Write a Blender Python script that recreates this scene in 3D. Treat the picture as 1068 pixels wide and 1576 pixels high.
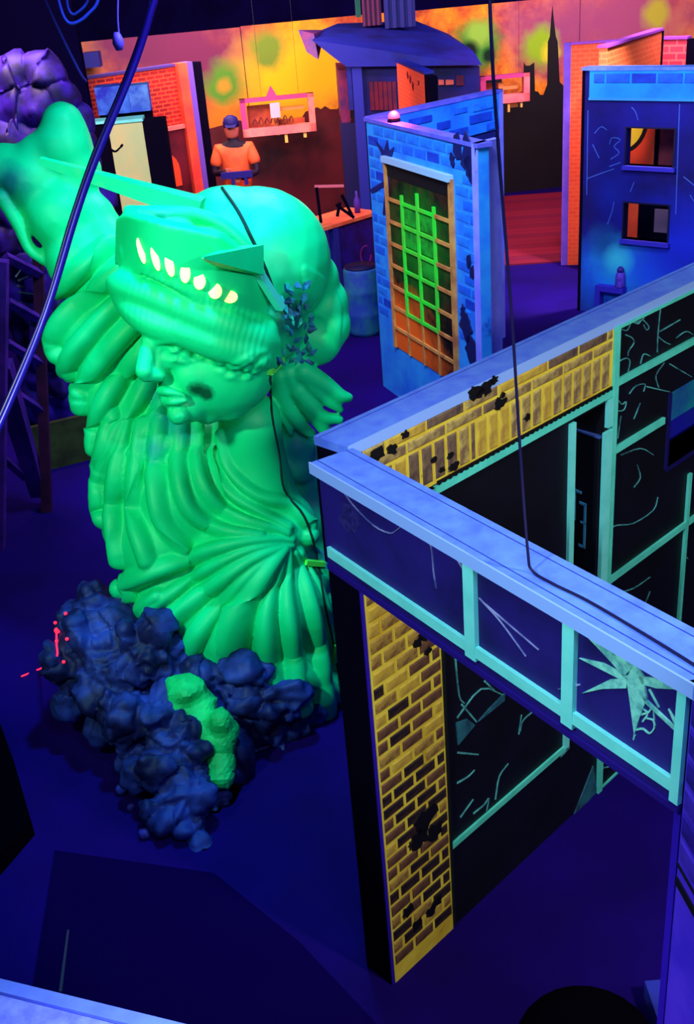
import bpy, bmesh, math, random
import numpy as np
from mathutils import Vector, Matrix, noise
random.seed(7)
S = bpy.context.scene
COL = S.collection
for o in list(bpy.data.objects): bpy.data.objects.remove(o)

# ------------------------------------------------------------------ camera
FPX, W, H = 1661.47, 1068, 1576
T, RL, CH = math.radians(27.15), math.radians(-4.926), 3.795
fwd = np.array([0, math.cos(T), -math.sin(T)]); rt0 = np.array([1., 0, 0]); up0 = np.cross(rt0, fwd)
ri = rt0*math.cos(RL) + up0*math.sin(RL); uu = -rt0*math.sin(RL) + up0*math.cos(RL)
cd = bpy.data.cameras.new('camera'); cam = bpy.data.objects.new('camera', cd); COL.objects.link(cam)
M = Matrix(((ri[0], uu[0], -fwd[0], 0), (ri[1], uu[1], -fwd[1], 0), (ri[2], uu[2], -fwd[2], CH), (0, 0, 0, 1)))
cam.matrix_world = M
cd.sensor_fit = 'VERTICAL'; cd.sensor_height = 36; cd.sensor_width = 24.4; cd.lens = FPX/H*36; cd.clip_start = .05
S.camera = cam
# ------------------------------------------------------------------ world, lights, exposure
w = bpy.data.worlds.new('world'); S.world = w; w.use_nodes = True
w.node_tree.nodes['Background'].inputs[0].default_value = (.05, .05, .35, 1)
w.node_tree.nodes['Background'].inputs[1].default_value = .3
S.view_settings.view_transform = 'Standard'; S.view_settings.look = 'None'
S.view_settings.gamma = 1; S.view_settings.use_curve_mapping = False
S.view_settings.exposure = 0

def area(name, loc, target, size, power, color, sizey=None):
    l = bpy.data.lights.new(name, 'AREA'); l.energy = power; l.color = color; l.size = size
    if sizey: l.shape = 'RECTANGLE'; l.size_y = sizey
    o = bpy.data.objects.new(name, l); COL.objects.link(o); o.location = loc
    o.rotation_euler = (Vector(target)-Vector(loc)).to_track_quat('-Z', 'Y').to_euler()
    return o
def lamp(name, loc, power, color, r=.05):
    l = bpy.data.lights.new(name, 'POINT'); l.energy = power; l.color = color; l.shadow_soft_size = r
    o = bpy.data.objects.new(name, l); COL.objects.link(o); o.location = loc
    return o
def spotl(name, loc, target, power, color, deg, blend=.5, r=.15):
    l = bpy.data.lights.new(name, 'SPOT'); l.energy = power; l.color = color; l.spot_size = math.radians(deg); l.spot_blend = blend; l.shadow_soft_size = r
    o = bpy.data.objects.new(name, l); COL.objects.link(o); o.location = loc
    o.rotation_euler = (Vector(target)-Vector(loc)).to_track_quat('-Z', 'Y').to_euler(); return o
area('blacklight_over_partition', (.4, 1.2, 4.5), (.5, 3.0, 1.5), 1.0, 52, (.5, .66, 1))
spotl('fill_on_shop_front', (3.0, .6, 4.4), (.9, 3.9, 1.6), 460, (1, .94, .86), 62, .6)  # unseen lamp added to brighten the yellow brick face
spotl('fill_on_header', (-1.6, .3, 4.4), (.3, 2.5, 2.25), 430, (.72, .93, 1), 34, .6)  # added light without a fixture, lifts the header panes and strips
spotl('fill_side_wall', (-1.2, .1, 3.9), (.8, 1.1, .9), 480, (.7, .6, 1), 42, .7)  # invented lamp that brings up the violet side wall
spotl('spot_statue_left', (-2.6, 1.6, 4.5), (-.7, 5.1, 1.6), 690, (.5, 1, .66), 46, .8, .15)
spotl('spot_statue_top', (-.3, 4.6, 4.65), (-.65, 5.25, 2.2), 420, (.1, .66, 1), 92, .8, .15)
area('blacklight_over_booth', (0.0, 6.8, 4.5), (1.2, 9.4, 1.2), 1.2, 260, (.6, .8, 1))
area('blacklight_right_aisle', (2.6, 8.8, 4.5), (3.6, 12.2, 1.4), 1.2, 170, (.6, .75, 1))
spotl('fill_orange_room', (3.9, 12.35, 4.5), (4.15, 12.7, 1.4), 1500, (1, .8, .75), 70)  # unseen lamp put in to light the boards behind the facade openings
spotl('fill_orange_partition', (2.6, 10.6, 4.5), (3.2, 13.9, 1.3), 520, (1, .5, .35), 36, .5)  # extra light added to make the orange panel brighter
area('warm_fill_mural_left', (-1.5, 14.8, 4.5), (-1.2, 18.5, 2.2), 2.0, 480, (1, .66, .6))  # unseen warm light added so the orange mural paint shows
area('warm_fill_mural_right', (4.5, 14.8, 4.5), (4.5, 18.5, 2.2), 2.0, 420, (1, .6, .75))  # second added warm light, for the right half of the mural
area('warm_fill_left_hall', (-2.6, 9.5, 4.5), (-2.2, 15, 1.5), 1.2, 300, (1, .62, .66))  # made-up warm light for the red walls at the left rear
area('blue_fill_over_hut', (1.0, 12.6, 4.6), (1.2, 15.5, 2.8), 1.2, 130, (.25, .4, 1))  # blue light added to lift the hut and its roof
spotl('red_spot_aisle_floor', (2.6, 14.0, 4.5), (3.0, 16.2, 0), 460, (1, .12, .12), 60, .7)
spotl('red_flood_counter', (-.4, 12.5, 4.5), (-.1, 15.5, .8), 400, (1, .3, .25), 70, .7)

# ------------------------------------------------------------------ projection helpers (pixel -> real point)
def ray(x, y): return ri*(x-534)/FPX - uu*(y-788)/FPX + fwd
def at(x, y, Y):
    d = ray(x, y); return d*(Y/d[1]) + np.array([0, 0, CH])
def pz(x, y, z):
    d = ray(x, y); return d*((z-CH)/d[2]) + np.array([0, 0, CH])
def depth(P): return float((np.array(P)-np.array([0, 0, CH])) @ fwd)

# ------------------------------------------------------------------ materials
def lin(c): c /= 255.; return c/12.92 if c <= .04045 else ((c+.055)/1.055)**2.4
def rgb(r, g, b): return (lin(r), lin(g), lin(b), 1)
MATS = {}
def newmat(name, rough=.6, spec=.3):
    m = bpy.data.materials.new(name); m.use_nodes = True; nt = m.node_tree
    p = nt.nodes['Principled BSDF']; p.inputs['Roughness'].default_value = rough
    p.inputs['Specular IOR Level'].default_value = spec
    return m, nt, p
def nz(nt, scale, detail=4, vec=None, rough=.6):
    n = nt.nodes.new('ShaderNodeTexNoise'); n.inputs['Scale'].default_value = scale
    n.inputs['Detail'].default_value = detail; n.inputs['Roughness'].default_value = rough
    if vec is None:
        t = nt.nodes.new('ShaderNodeTexCoord'); vec = t.outputs['Object']
    nt.links.new(vec, n.inputs['Vector']); return n.outputs['Fac']
def ramp(nt, fac, stops):
    r = nt.nodes.new('ShaderNodeValToRGB'); e = r.color_ramp.elements
    while len(e) < len(stops): e.new(.5)
    for i, (p, c) in enumerate(stops): e[i].position = p; e[i].color = c
    nt.links.new(fac, r.inputs['Fac']); return r.outputs['Color']
def mix(nt, fac, a, b):
    m = nt.nodes.new('ShaderNodeMix'); m.data_type = 'RGBA'
    for s, v in ((0, fac), (6, a), (7, b)):
        if isinstance(v, (tuple, float, int)): m.inputs[s].default_value = v
        else: nt.links.new(v, m.inputs[s])
    return m.outputs[2]
def math_(nt, op, a, b=None, c=None):
    m = nt.nodes.new('ShaderNodeMath'); m.operation = op; m.use_clamp = False
    for i, v in enumerate((a, b, c)):
        if v is None: continue
        if isinstance(v, (float, int)): m.inputs[i].default_value = v
        else: nt.links.new(v, m.inputs[i])
    return m.outputs[0]
def mat(name, c1, c2=None, scale=6, lo=.4, hi=.65, rough=.6, spec=.3, bump=0, c3=None, s3=3, lo3=.6, hi3=.66):
    """paint with soft mottling c1->c2 and optional hard-edged stains c3"""
    if name in MATS: return MATS[name]
    m, nt, p = newmat(name, rough, spec)
    c = rgb(*c1)
    if c2: c = ramp(nt, nz(nt, scale), [(lo, rgb(*c1)), (hi, rgb(*c2))])
    if c3:
        f = ramp(nt, nz(nt, s3, 6, rough=.7), [(lo3, (0, 0, 0, 1)), (hi3, (1, 1, 1, 1))])
        c = mix(nt, f, c, rgb(*c3))
    if isinstance(c, tuple): p.inputs['Base Color'].default_value = c
    else: nt.links.new(c, p.inputs['Base Color'])
    if bump:
        b = nt.nodes.new('ShaderNodeBump'); b.inputs['Strength'].default_value = bump
        nt.links.new(nz(nt, scale*4), b.inputs['Height']); nt.links.new(b.outputs[0], p.inputs['Normal'])
    MATS[name] = m; return m
def emit(name, c, s):
    if name in MATS: return MATS[name]
    m, nt, p = newmat(name); p.inputs['Base Color'].default_value = rgb(*c)
    p.inputs['Emission Color'].default_value = rgb(*c); p.inputs['Emission Strength'].default_value = s
    MATS[name] = m; return m
def brickmat(name, brick, brick2, mortar, bw, bh, ms=.012):
    """far brickwork too small to pick apart: brick texture in the wall's own x-z plane"""
    if name in MATS: return MATS[name]
    m, nt, p = newmat(name)
    t = nt.nodes.new('ShaderNodeTexCoord'); sp = nt.nodes.new('ShaderNodeSeparateXYZ'); cb = nt.nodes.new('ShaderNodeCombineXYZ')
    nt.links.new(t.outputs['Object'], sp.inputs[0])
    nt.links.new(math_(nt, 'ADD', sp.outputs['X'], sp.outputs['Y']), cb.inputs['X']); nt.links.new(sp.outputs['Z'], cb.inputs['Y'])
    b = nt.nodes.new('ShaderNodeTexBrick'); nt.links.new(cb.outputs[0], b.inputs['Vector'])
    b.inputs['Color1'].default_value = rgb(*brick); b.inputs['Color2'].default_value = rgb(*brick2)
    b.inputs['Mortar'].default_value = rgb(*mortar); b.inputs['Scale'].default_value = 1
    b.inputs['Brick Width'].default_value = bw; b.inputs['Row Height'].default_value = bh; b.inputs['Mortar Size'].default_value = ms
    nt.links.new(b.outputs['Color'], p.inputs['Base Color']); MATS[name] = m; return m

cyan = mat('pale_cyan_trim_paint', (118, 236, 228), (104, 224, 216), 9)
cyan2 = mat('sea_green_trim_paint', (92, 226, 205), (76, 206, 184), 6)
cap = mat('periwinkle_cap_board', (104, 148, 255), (84, 118, 250), 14, .35, .7, bump=.15)
navy = mat('navy_panel_paint', (34, 24, 120), (20, 14, 84), 3)
black = mat('black_panel_paint', (6, 6, 26), (3, 3, 12), 3)
dark = mat('near_black_side_paint', (5, 2, 24), rough=.9, spec=.05)
yel = mat('yellow_mortar_paint', (236, 214, 70), (214, 180, 52), 5, c3=(30, 24, 20), s3=2.6, lo3=.60, hi3=.68)

# ------------------------------------------------------------------ object helpers
def tag(o, label=None, cat=None, group=None, kind=None):
    for k, v in (('label', label), ('category', cat), ('group', group), ('kind', kind)):
        if v: o[k] = v
    return o
def empty(name, loc=(0, 0, 0), rz=0, **k):
    o = bpy.data.objects.new(name, None); COL.objects.link(o); o.location = loc; o.rotation_euler = (0, 0, rz)
    o.empty_display_size = .1
    return tag(o, **k)
def link(name, me, material, parent=None, loc=None, smooth=False, **k):
    o = bpy.data.objects.new(name, me); COL.objects.link(o)
    if material and not me.materials: me.materials.append(material)
    if parent: o.parent = parent
    if loc is not None: o.location = loc
    if smooth: me.polygons.foreach_set('use_smooth', [True]*len(me.polygons))
    return tag(o, **k)
def pydata(name, v, f):
    me = bpy.data.meshes.new(name); me.from_pydata([tuple(map(float, p)) for p in v], [], f); me.update(); return me
BF = [(0, 3, 2, 1), (4, 5, 6, 7), (0, 1, 5, 4), (1, 2, 6, 5), (2, 3, 7, 6), (3, 0, 4, 7)]
JOIN = {'toy_blaster', 'wall_panel', 'facade_panel', 'hanging_drape'}
def boxes(name, bs, material, parent=None, loc=None, **k):
    if len(bs) > 1 and name not in JOIN:
        for q in bs: o = boxes(name, [q], material, parent, loc, **k)
        return o
    v, f = [], []
    for x0, x1, y0, y1, z0, z1 in bs:
        n = len(v); v += [(x0, y0, z0), (x1, y0, z0), (x1, y1, z0), (x0, y1, z0), (x0, y0, z1), (x1, y0, z1), (x1, y1, z1), (x0, y1, z1)]
        f += [tuple(i+n for i in q) for q in BF]
    return link(name, pydata(name, v, f), material, parent, loc, **k)
def fixn(me):
    bm = bmesh.new(); bm.from_mesh(me); bmesh.ops.recalc_face_normals(bm, faces=bm.faces); bm.to_mesh(me); bm.free(); return me
def prism(name, polys, y0, y1, material, parent=None, **k):
    for q in polys[:-1]: prism1(name, [q], y0, y1, material, parent, **k)
    return prism1(name, polys[-1:], y0, y1, material, parent, **k)
def prism1(name, polys, y0, y1, material, parent=None, **k):
    """flat shapes given as outlines in the wall's x-z plane, with real thickness y0..y1"""
    v, f = [], []
    for pts in polys:
        n = len(v); m = len(pts)
        v += [(x, y0, z) for x, z in pts] + [(x, y1, z) for x, z in pts]
        f.append(tuple(range(n, n+m))); f.append(tuple(reversed(range(n+m, n+2*m))))
        f += [(n+i, n+(i+1) % m, n+m+(i+1) % m, n+m+i) for i in range(m)]
    return link(name, fixn(pydata(name, v, f)), material, parent, **k)
def hull(name, pts, material, parent=None, **k):
    bm = bmesh.new()
    for p in pts: bm.verts.new(tuple(map(float, p)))
    bmesh.ops.convex_hull(bm, input=bm.verts); bmesh.ops.recalc_face_normals(bm, faces=bm.faces)
    me = bpy.data.meshes.new(name); bm.to_mesh(me); bm.free()
    return link(name, me, material, parent, **k)
def strokes(name, lines, wd, material, parent, y=-.0035, **k):
    """painted scratches: thin raised ribbons along polylines in the wall plane"""
    for ln in lines:
        polys = []
        ln = [np.array(p, float) for p in ln]; ln = smoothpath(ln, 3) if len(ln) > 2 else ln
        for i in range(len(ln)-1):
            a, b = ln[i], ln[i+1]; d = b-a; L = np.hypot(*d)
            if L < 1e-6: continue
            n = np.array([-d[1], d[0]])/L*wd/2; t0 = 1-.5*i/len(ln); t1 = 1-.5*(i+1)/len(ln)
            polys.append((a, b, n*t0, n*t1))
        if not polys: continue
        lo = [tuple(q[0]-q[2]) for q in polys]+[tuple(polys[-1][1]-polys[-1][3])]; hi = [tuple(q[0]+q[2]) for q in polys]+[tuple(polys[-1][1]+polys[-1][3])]
        m_ = len(lo); v = [(x, yy, z) for yy in (y, 0) for L_ in (lo, hi) for x, z in L_]; f = []
        for i in range(m_-1):
            f += [(i, i+1, m_+i+1, m_+i), (2*m_+i, 3*m_+i, 3*m_+i+1, 2*m_+i+1), (i, 2*m_+i, 2*m_+i+1, i+1), (m_+i, m_+i+1, 3*m_+i+1, 3*m_+i)]
        f += [(0, m_, 3*m_, 2*m_), (m_-1, 3*m_-1, 4*m_-1, 2*m_-1)]
        link(name, fixn(pydata(name, v, f)), material, parent, **k)
def smoothpath(pts, n=8):
    pts = [np.array(p, float) for p in pts]
    if len(pts) < 3:
        return [pts[0]*(1-t)+pts[1]*t for t in np.linspace(0, 1, n+1)]
    P = [2*pts[0]-pts[1]]+pts+[2*pts[-1]-pts[-2]]; out = []
    for i in range(1, len(P)-2):
        for t in np.linspace(0, 1, n, endpoint=False):
            a, b, c, d = P[i-1:i+3]
            out.append(.5*(2*b+(c-a)*t+(2*a-5*b+4*c-d)*t*t+(3*b-a-3*c+d)*t**3))
    out.append(P[-2]); return out
def tube(name, pts, r, material, parent=None, seg=8, n=8, smooth=True, **k):
    """pts: (x,y,z) or (x,y,z,r)"""
    pp = [tuple(p)+((r,) if len(p) == 3 else ()) for p in pts]
    P = smoothpath(pp, n); v, f = [], []
    X = [p[:3] for p in P]; prev = None
    for i, p in enumerate(P):
        t = X[min(i+1, len(X)-1)]-X[max(i-1, 0)]; t /= np.linalg.norm(t)+1e-9
        if prev is None:
            a = np.cross(t, [0, 0, 1.]);
            if np.linalg.norm(a) < .1: a = np.cross(t, [1., 0, 0])
        else: a = prev-t*(prev@t)
        a /= np.linalg.norm(a); prev = a; b = np.cross(t, a)
        for j in range(seg):
            q = 2*math.pi*j/seg; v.append(X[i]+(a*math.cos(q)+b*math.sin(q))*p[3])
    for i in range(len(P)-1):
        for j in range(seg): f.append((i*seg+j, i*seg+(j+1) % seg, (i+1)*seg+(j+1) % seg, (i+1)*seg+j))
    f.append(tuple(range(seg))); f.append(tuple((len(P)-1)*seg+j for j in range(seg)))
    return link(name, fixn(pydata(name, v, f)), material, parent, smooth=smooth, **k)
def lathe(name, prof, material, parent=None, loc=None, seg=24, smooth=True, **k):
    v, f = [], []
    for r, z in prof:
        for j in range(seg): q = 2*math.pi*j/seg; v.append((r*math.cos(q), r*math.sin(q), z))
    for i in range(len(prof)-1):
        for j in range(seg): f.append((i*seg+j, i*seg+(j+1) % seg, (i+1)*seg+(j+1) % seg, (i+1)*seg+j))
    f.append(tuple(reversed(range(seg)))); f.append(tuple((len(prof)-1)*seg+j for j in range(seg)))
    return link(name, fixn(pydata(name, v, f)), material, parent, loc, smooth=smooth, **k)

class Wall:
    """a thing standing at P0, its visible face in local y=0 (looking -y), local x along the wall"""
    def __init__(s, name, P0, az, label=None, cat=None, group=None, kind=None):
        s.O = np.array(P0[:2], float); s.az = az; s.d = np.array([math.cos(az), math.sin(az)]); s.n = np.array([s.d[1], -s.d[0]])
        s.e = empty(name, (s.O[0], s.O[1], 0), az, label=label, cat=cat, group=group, kind=kind)
    def L(s, px, py, y=0):
        D = ray(px, py); P = s.O - s.n*y; k = (P@s.n)/(D[:2]@s.n); X = D*k
        return float((X[:2]-P)@s.d), float(X[2]+CH)
    def poly(s, pts, y=0): return [s.L(*p, y) for p in pts]
    def loc(s, P):
        q = np.array(P[:2])-s.O; return (float(q@s.d), float(-(q@s.n)), float(P[2]))
def two(A, B): return math.atan2(B[1]-A[1], B[0]-A[0]), float(np.hypot(B[0]-A[0], B[1]-A[1]))

def brickwork(wall, x0, x1, z0, z1, bw, bh, gap, mats, weights, proud=.004, skip=None, name='brick', vert=False, y=0):
    cache = {}
    nrow = max(1, int(round((z1-z0)/bh)))
    bh = (z1-z0)/nrow; cnt = 0
    for r in range(nrow):
        x = x0 - (bw*.5 if r % 2 and not vert else 0)
        while x < x1-.004:
            a, b = max(x, x0), min(x+bw, x1); x += bw
            if b-a < gap*2: continue
            za, zb = z0+r*bh+gap/2, z0+(r+1)*bh-gap/2
            if skip and skip((a+b)/2, (za+zb)/2, a, b): continue
            m = random.choices(mats, weights)[0]
            if m is None: continue
            wv = round(b-a-gap, 2); key = (wv, m.name)
            if key not in cache:
                hz = (zb-za)/2; ww = wv/2; c = min(.006, hz*.3)
                v = [(-ww, 0, -hz), (ww, 0, -hz), (ww, 0, hz), (-ww, 0, hz), (-ww+c, -proud, -hz+c), (ww-c, -proud, -hz+c), (ww-c, -proud, hz-c), (-ww+c, -proud, hz-c)]
                f = [(4, 5, 6, 7), (0, 1, 5, 4), (1, 2, 6, 5), (2, 3, 7, 6), (3, 0, 4, 7), (0, 3, 2, 1)]
                me = pydata(name, v, f); me.materials.append(m); cache[key] = me
            o = bpy.data.objects.new(name, cache[key]); COL.objects.link(o); o.parent = wall.e
            o.location = ((a+b)/2, y, (za+zb)/2); cnt += 1
    return cnt

# ================================================================== SETTING
m, nt, p = newmat('blue_violet_painted_floor', .85, .08)
c = ramp(nt, nz(nt, .7, 3), [(.35, rgb(20, 2, 88)), (.65, rgb(30, 2, 124))])
c = mix(nt, ramp(nt, nz(nt, 30, 5), [(.6, (0, 0, 0, 1)), (.8, (.4, .4, .4, 1))]), c, rgb(12, 2, 60))
nt.links.new(c, p.inputs['Base Color']); floor_m = m
def setting(name, bs, m_): return boxes(name, bs, m_, kind='structure')
XL, XR, YB = -6.5, 8.5, -1.5
setting('floor', [(XL, XR, YB, 22, -.1, 0)], floor_m)
roomdark = mat('dark_indigo_wall_paint', (12, 6, 62), (8, 3, 44), 1.5, rough=.95, spec=.02)
setting('ceiling', [(XL, XR, YB, 22, 4.7, 4.8)], roomdark)
setting('wall_left', [(XL-.1, XL, YB, 22, 0, 4.7)], roomdark)
setting('wall_right', [(XR, XR+.1, YB, 22, 0, 4.7)], roomdark)
setting('wall_front', [(XL, XR, YB-.1, YB, 0, 4.7)], roomdark)
setting('wall_back', [(XL, XR, 22, 22.1, 0, 4.7)], roomdark)

pk = [mat('maroon_plank_%d' % i, c_, rough=.6) for i, c_ in enumerate([(116, 18, 52), (108, 16, 52), (124, 22, 54), (104, 16, 56)])]
deck = empty('plank_floor', (4.0, 14, 0), math.radians(-4), kind='structure')
for i in range(22):
    boxes('plank', [(-2.1, 2.6, i*.2, i*.2+.194, 0, .02)], pk[(i*7+i//3) % 4], deck)
# back mural wall
az = math.atan2(.56, 3.82); mw = Wall('wall_mural', (-7-.0, 18.33-7.06*math.tan(az)), az, kind='structure')
ML = 15.6; MT = mw.L(376, 40)[1]
m, nt, p = newmat('orange_smoke_sky_mural', .75, .15)
t = nt.nodes.new('ShaderNodeTexCoord'); sp = nt.nodes.new('ShaderNodeSeparateXYZ'); nt.links.new(t.outputs['Object'], sp.inputs[0])
c = ramp(nt, nz(nt, .95, 8, rough=.68), [(.34, rgb(58, 22, 44)), (.45, rgb(170, 72, 44)), (.54, rgb(245, 140, 34)), (.68, rgb(255, 205, 50))])
c = mix(nt, ramp(nt, nz(nt, 3, 5), [(.45, (0, 0, 0, 1)), (.75, (.55, .55, .55, 1))]), c, rgb(200, 70, 50))
def spot(nt, c, x, z, r, colr, soft=.45, ns=3.0, sx=1):
    dx = math_(nt, 'MULTIPLY', math_(nt, 'SUBTRACT', sp.outputs['X'], x), sx); dz = math_(nt, 'SUBTRACT', sp.outputs['Z'], z)
    d = math_(nt, 'SQRT', math_(nt, 'ADD', math_(nt, 'MULTIPLY', dx, dx), math_(nt, 'MULTIPLY', dz, dz)))
    d = math_(nt, 'ADD', d, math_(nt, 'MULTIPLY', math_(nt, 'SUBTRACT', nz(nt, ns, 5), .5), r*.9))
    f = ramp(nt, math_(nt, 'DIVIDE', d, r), [(soft, (1, 1, 1, 1)), (1, (0, 0, 0, 1))])
    return mix(nt, f, c, rgb(*colr))
# painted clouds: purple haze high on the boards, green clouds; yellow spots put a lamp's glow near the hut into the colour
for (px, py, rr, cc, sx) in ((230, 70, 1.1, (110, 50, 90), .5), (300, 90, .9, (120, 48, 88), .6), (960, 25, 1.1, (170, 84, 120), .5), (850, 50, .8, (160, 80, 120), .7), (440, 120, 1.0, (255, 200, 30), .9), (500, 110, .7, (255, 190, 30), .9), (345, 185, .6, (250, 130, 40), 1)):
    x, z = mw.L(px, py); c = spot(nt, c, x, z, rr, cc, .2, 1.5, sx)
for (px, py, rr, cc) in ((345, 132, .42, (90, 150, 50)), (345, 132, .16, (190, 150, 50)), (412, 78, .36, (120, 150, 50)), (832, 72, .40, (150, 200, 40)), (846, 80, .2, (235, 225, 50)), (1010, 22, .3, (190, 190, 60)),
                         (735, 70, .5, (70, 150, 50)), (737, 50, .28, (150, 210, 70)), (722, 78, .2, (20, 40, 30)), (752, 85, .14, (20, 50, 30)), (700, 105, .2, (60, 110, 40))):
    x, z = mw.L(px, py); c = spot(nt, c, x, z, rr, cc)
nt.links.new(c, p.inputs['Base Color'])
seams = [0] + [mw.L(px, 100)[0] for px in (118, 376, 620, 891, 1068)] + [ML]
for i in range(len(seams)-1):
    if i == 0: continue
    boxes('mural_board', [(seams[i]+.006, seams[i+1]-.006, 0, .04, 0, MT-.012*(i % 2))], m, mw.e)
boxes('black_board', [(0, seams[1]-.01, -.02, .04, 0, MT+.3)], mat('black_board_paint', (6, 3, 36)), mw.e)
sky = mat('dark_maroon_skyline_paint', (96, 18, 30), (40, 6, 18), 1.0)
skyb = mat('black_skyline_paint', (12, 4, 14), (6, 2, 8), 1.2)
def P(px, py): return mw.L(px, py)
prism('painted_skyline', [[P(120, 345), P(535, 345), P(530, 166), P(524, 160), P(519, 168), P(508, 168), P(500, 163), P(494, 168), P(488, 165), P(470, 172), P(455, 196), P(440, 202), P(430, 208), P(400, 206), P(385, 200), P(370, 185), P(322, 198), P(300, 190), P(290, 194), P(250, 192), P(120, 200)]], -.006, 0, sky, mw.e)
prism('painted_skyscraper', [[P(770, 300), P(880, 292), P(872, 134), P(866, 131), P(861, 126), P(858, 64), P(855, 56), P(852, 30), P(850, 8), P(848, 30), P(846, 56), P(843, 64), P(842, 130), P(836, 146), P(831, 146), P(828, 141), P(823, 140), P(822, 96), P(815, 101), P(809, 101), P(806, 96), P(805, 140), P(790, 145), P(770, 145)]], -.008, 0, skyb, mw.e)
prism('painted_skyline', [[P(530, 340), P(775, 305), P(772, 120), P(640, 110), P(535, 150)], [P(880, 300), P(1068, 290), P(1068, 100), P(985, 110), P(880, 134)]], -.006, 0, skyb, mw.e)

# ================================================================== WING A : partition with shop front
A = Wall('partition_wall', (.02, 3.088), math.radians(42.94), 'long partition wall with yellow bricks and black cyan-framed shop window, under a blue cap', 'partition')
TH = .14; LA = 3.1
wx0, wx1, wz0, wz1 = 1.99, 2.62, 1.60, 1.97
dx0, dx1, dz0, dz1 = 1.235, 1.46, .62, 2.1
boxes('wall_panel', [(0, dx0, 0, TH, 0, 2.41), (dx0, dx1, 0, TH, 0, dz0), (dx0, dx1, 0, TH, dz1, 2.41), (dx1, wx0, 0, TH, 0, 2.41), (wx0, wx1, 0, TH, 0, wz0), (wx0, wx1, 0, TH, wz1, 2.41), (wx1, LA, 0, TH, 0, 2.41)], black, A.e)
boxes('side_board', [(-.006, 0, 0, TH+.0, 0, 2.41)], dark, A.e)
boxes('corner_edge', [(-.004, .012, -.004, 0, 0, 2.12)], mat('violet_edge_paint', (40, 14, 170)), A.e)
boxes('top_cap', [(-.005, LA, -.004, TH+.01, 2.41, 2.44)], cap, A.e)
boxes('brick_backing', [(.012, .385, -.006, 0, .0, 2.12)], yel, A.e)
boxes('brick_backing', [(.055, 1.495, -.006, 0, 2.155, 2.41)], yel, A.e)
by = [mat('ochre_brick_paint', (178, 144, 62), (120, 84, 50), 22, .4, .6), mat('brown_brick_paint', (112, 76, 52), (66, 40, 40), 18), mat('gold_brick_paint', (206, 176, 62), (170, 130, 60), 18),
      mat('near_black_brick_paint', (26, 16, 26), (60, 40, 34), 20)]
low = lambda z: z < .95
def pick_w(z): return (2, 5, 1, 4) if z < 1.0 else (4, 3, 4, .6)
for z0, z1 in ((.09, .5), (.5, 1.0)): brickwork(A, .014, .385, z0, z1, .125, .064, .014, by, (1, 3, .6, 7), y=-.006)  # more near-black bricks towards the bottom of the column
brickwork(A, .014, .385, 1.0, 1.5, .125, .064, .015, by, (3, 5, 2, 1.6), y=-.006)
brickwork(A, .014, .385, 1.5, 2.1, .125, .064, .015, by, (5, 2, 5, .4), y=-.006)
gb = [mat('smoky_gold_brick', (196, 172, 92), (122, 96, 70), 20, .35, .6), mat('grey_brown_brick', (120, 96, 74), (78, 60, 60), 24), by[2]]
brickwork(A, .06, .62, 2.165, 2.315, .066, .16, .012, gb, (1, 4, .4), vert=True, y=-.006)
brickwork(A, .62, 1.49, 2.165, 2.315, .066, .16, .012, gb, (4, 1, 3), vert=True, y=-.006)
brickwork(A, .06, .75, 2.315, 2.41, .2, .048, .012, gb, (1, 3, 1), y=-.006)
brickwork(A, .75, 1.49, 2.315, 2.41, .2, .048, .012, gb, (3, 2, 3), y=-.006)
# painted splats
def splat(cx, cz, r, sx=1, n=14, seed=0):
    rr = random.Random(seed); return [(cx+math.cos(a)*r*sx*(q := .55+.6*rr.random()), cz+math.sin(a)*r*q) for a in [2*math.pi*i/n for i in range(n)]]
spk = mat('black_splatter_paint', (8, 6, 14))
sp_ = []
for i, (px, py, r) in enumerate([(727, 603, .028), (745, 596, .03), (766, 620, .026), (808, 641, .016), (665, 706, .014), (690, 700, .012), (695, 716, .02), (676, 722, .014), (756, 585, .018), (620, 668, .016), (600, 690, .02), (575, 700, .03), (735, 604, .02), (770, 608, .012)]):
    x, z = A.L(px, py); sp_.append(splat(x, z, r, 1.4, seed=i))
prism('paint_splatter', sp_, -.013, -.004, spk, A.e)
sp_ = [splat(*A.L(px, py), r, 1.1, seed=20+i) for i, (px, py, r) in enumerate([(650, 975, .03), (640, 988, .025), (655, 1000, .018), (650, 1262, .07), (640, 1290, .05), (665, 1280, .05), (660, 1400, .03), (625, 1400, .03), (640, 1420, .035), (670, 1385, .03)])]
prism('paint_splatter', sp_, -.013, -.004, spk, A.e)
# drip edge under brick band, trim
prism('drip_edge', [[(.4, 2.163), (1.49, 2.163)]+[(1.49-i*.015, 2.144+(.012 if i % 2 else -.004*random.random())) for i in range(73)]], -.012, 0, spk, A.e)
def bar(L0, L1, z0, z1, m_=cyan, W_=A, y=-.014, nm='trim_strip'): return boxes(nm, [(L0, L1, y, 0, z0, z1)], m_, W_.e)
bar(.36, 1.505, 2.118, 2.146, cyan2); bar(.36, .385, 1.98, 2.146, cyan2); bar(.387, .40, 1.9, 2.118, cyan2)
bar(1.497, 1.532, 0, 2.41, cyan2, y=-.016)
bar(1.535, LA, 2.15, 2.18, cyan2); bar(1.535, 1.93, 1.845, 1.875, cyan2); bar(1.535, LA, 1.205, 1.235, cyan2)
bar(2.195, 2.22, .0, 1.49, cyan2); bar(1.535, LA, 2.395, 2.408, cyan2)
bar(.40, 1.21, .455, .485, cyan2, y=-.01); bar(1.2, 1.235, .47, 2.095, cyan, y=-.014); bar(.385, .398, .02, 1.9, mat('black_green_edge', (10, 22, 24)), y=-.012)
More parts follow.
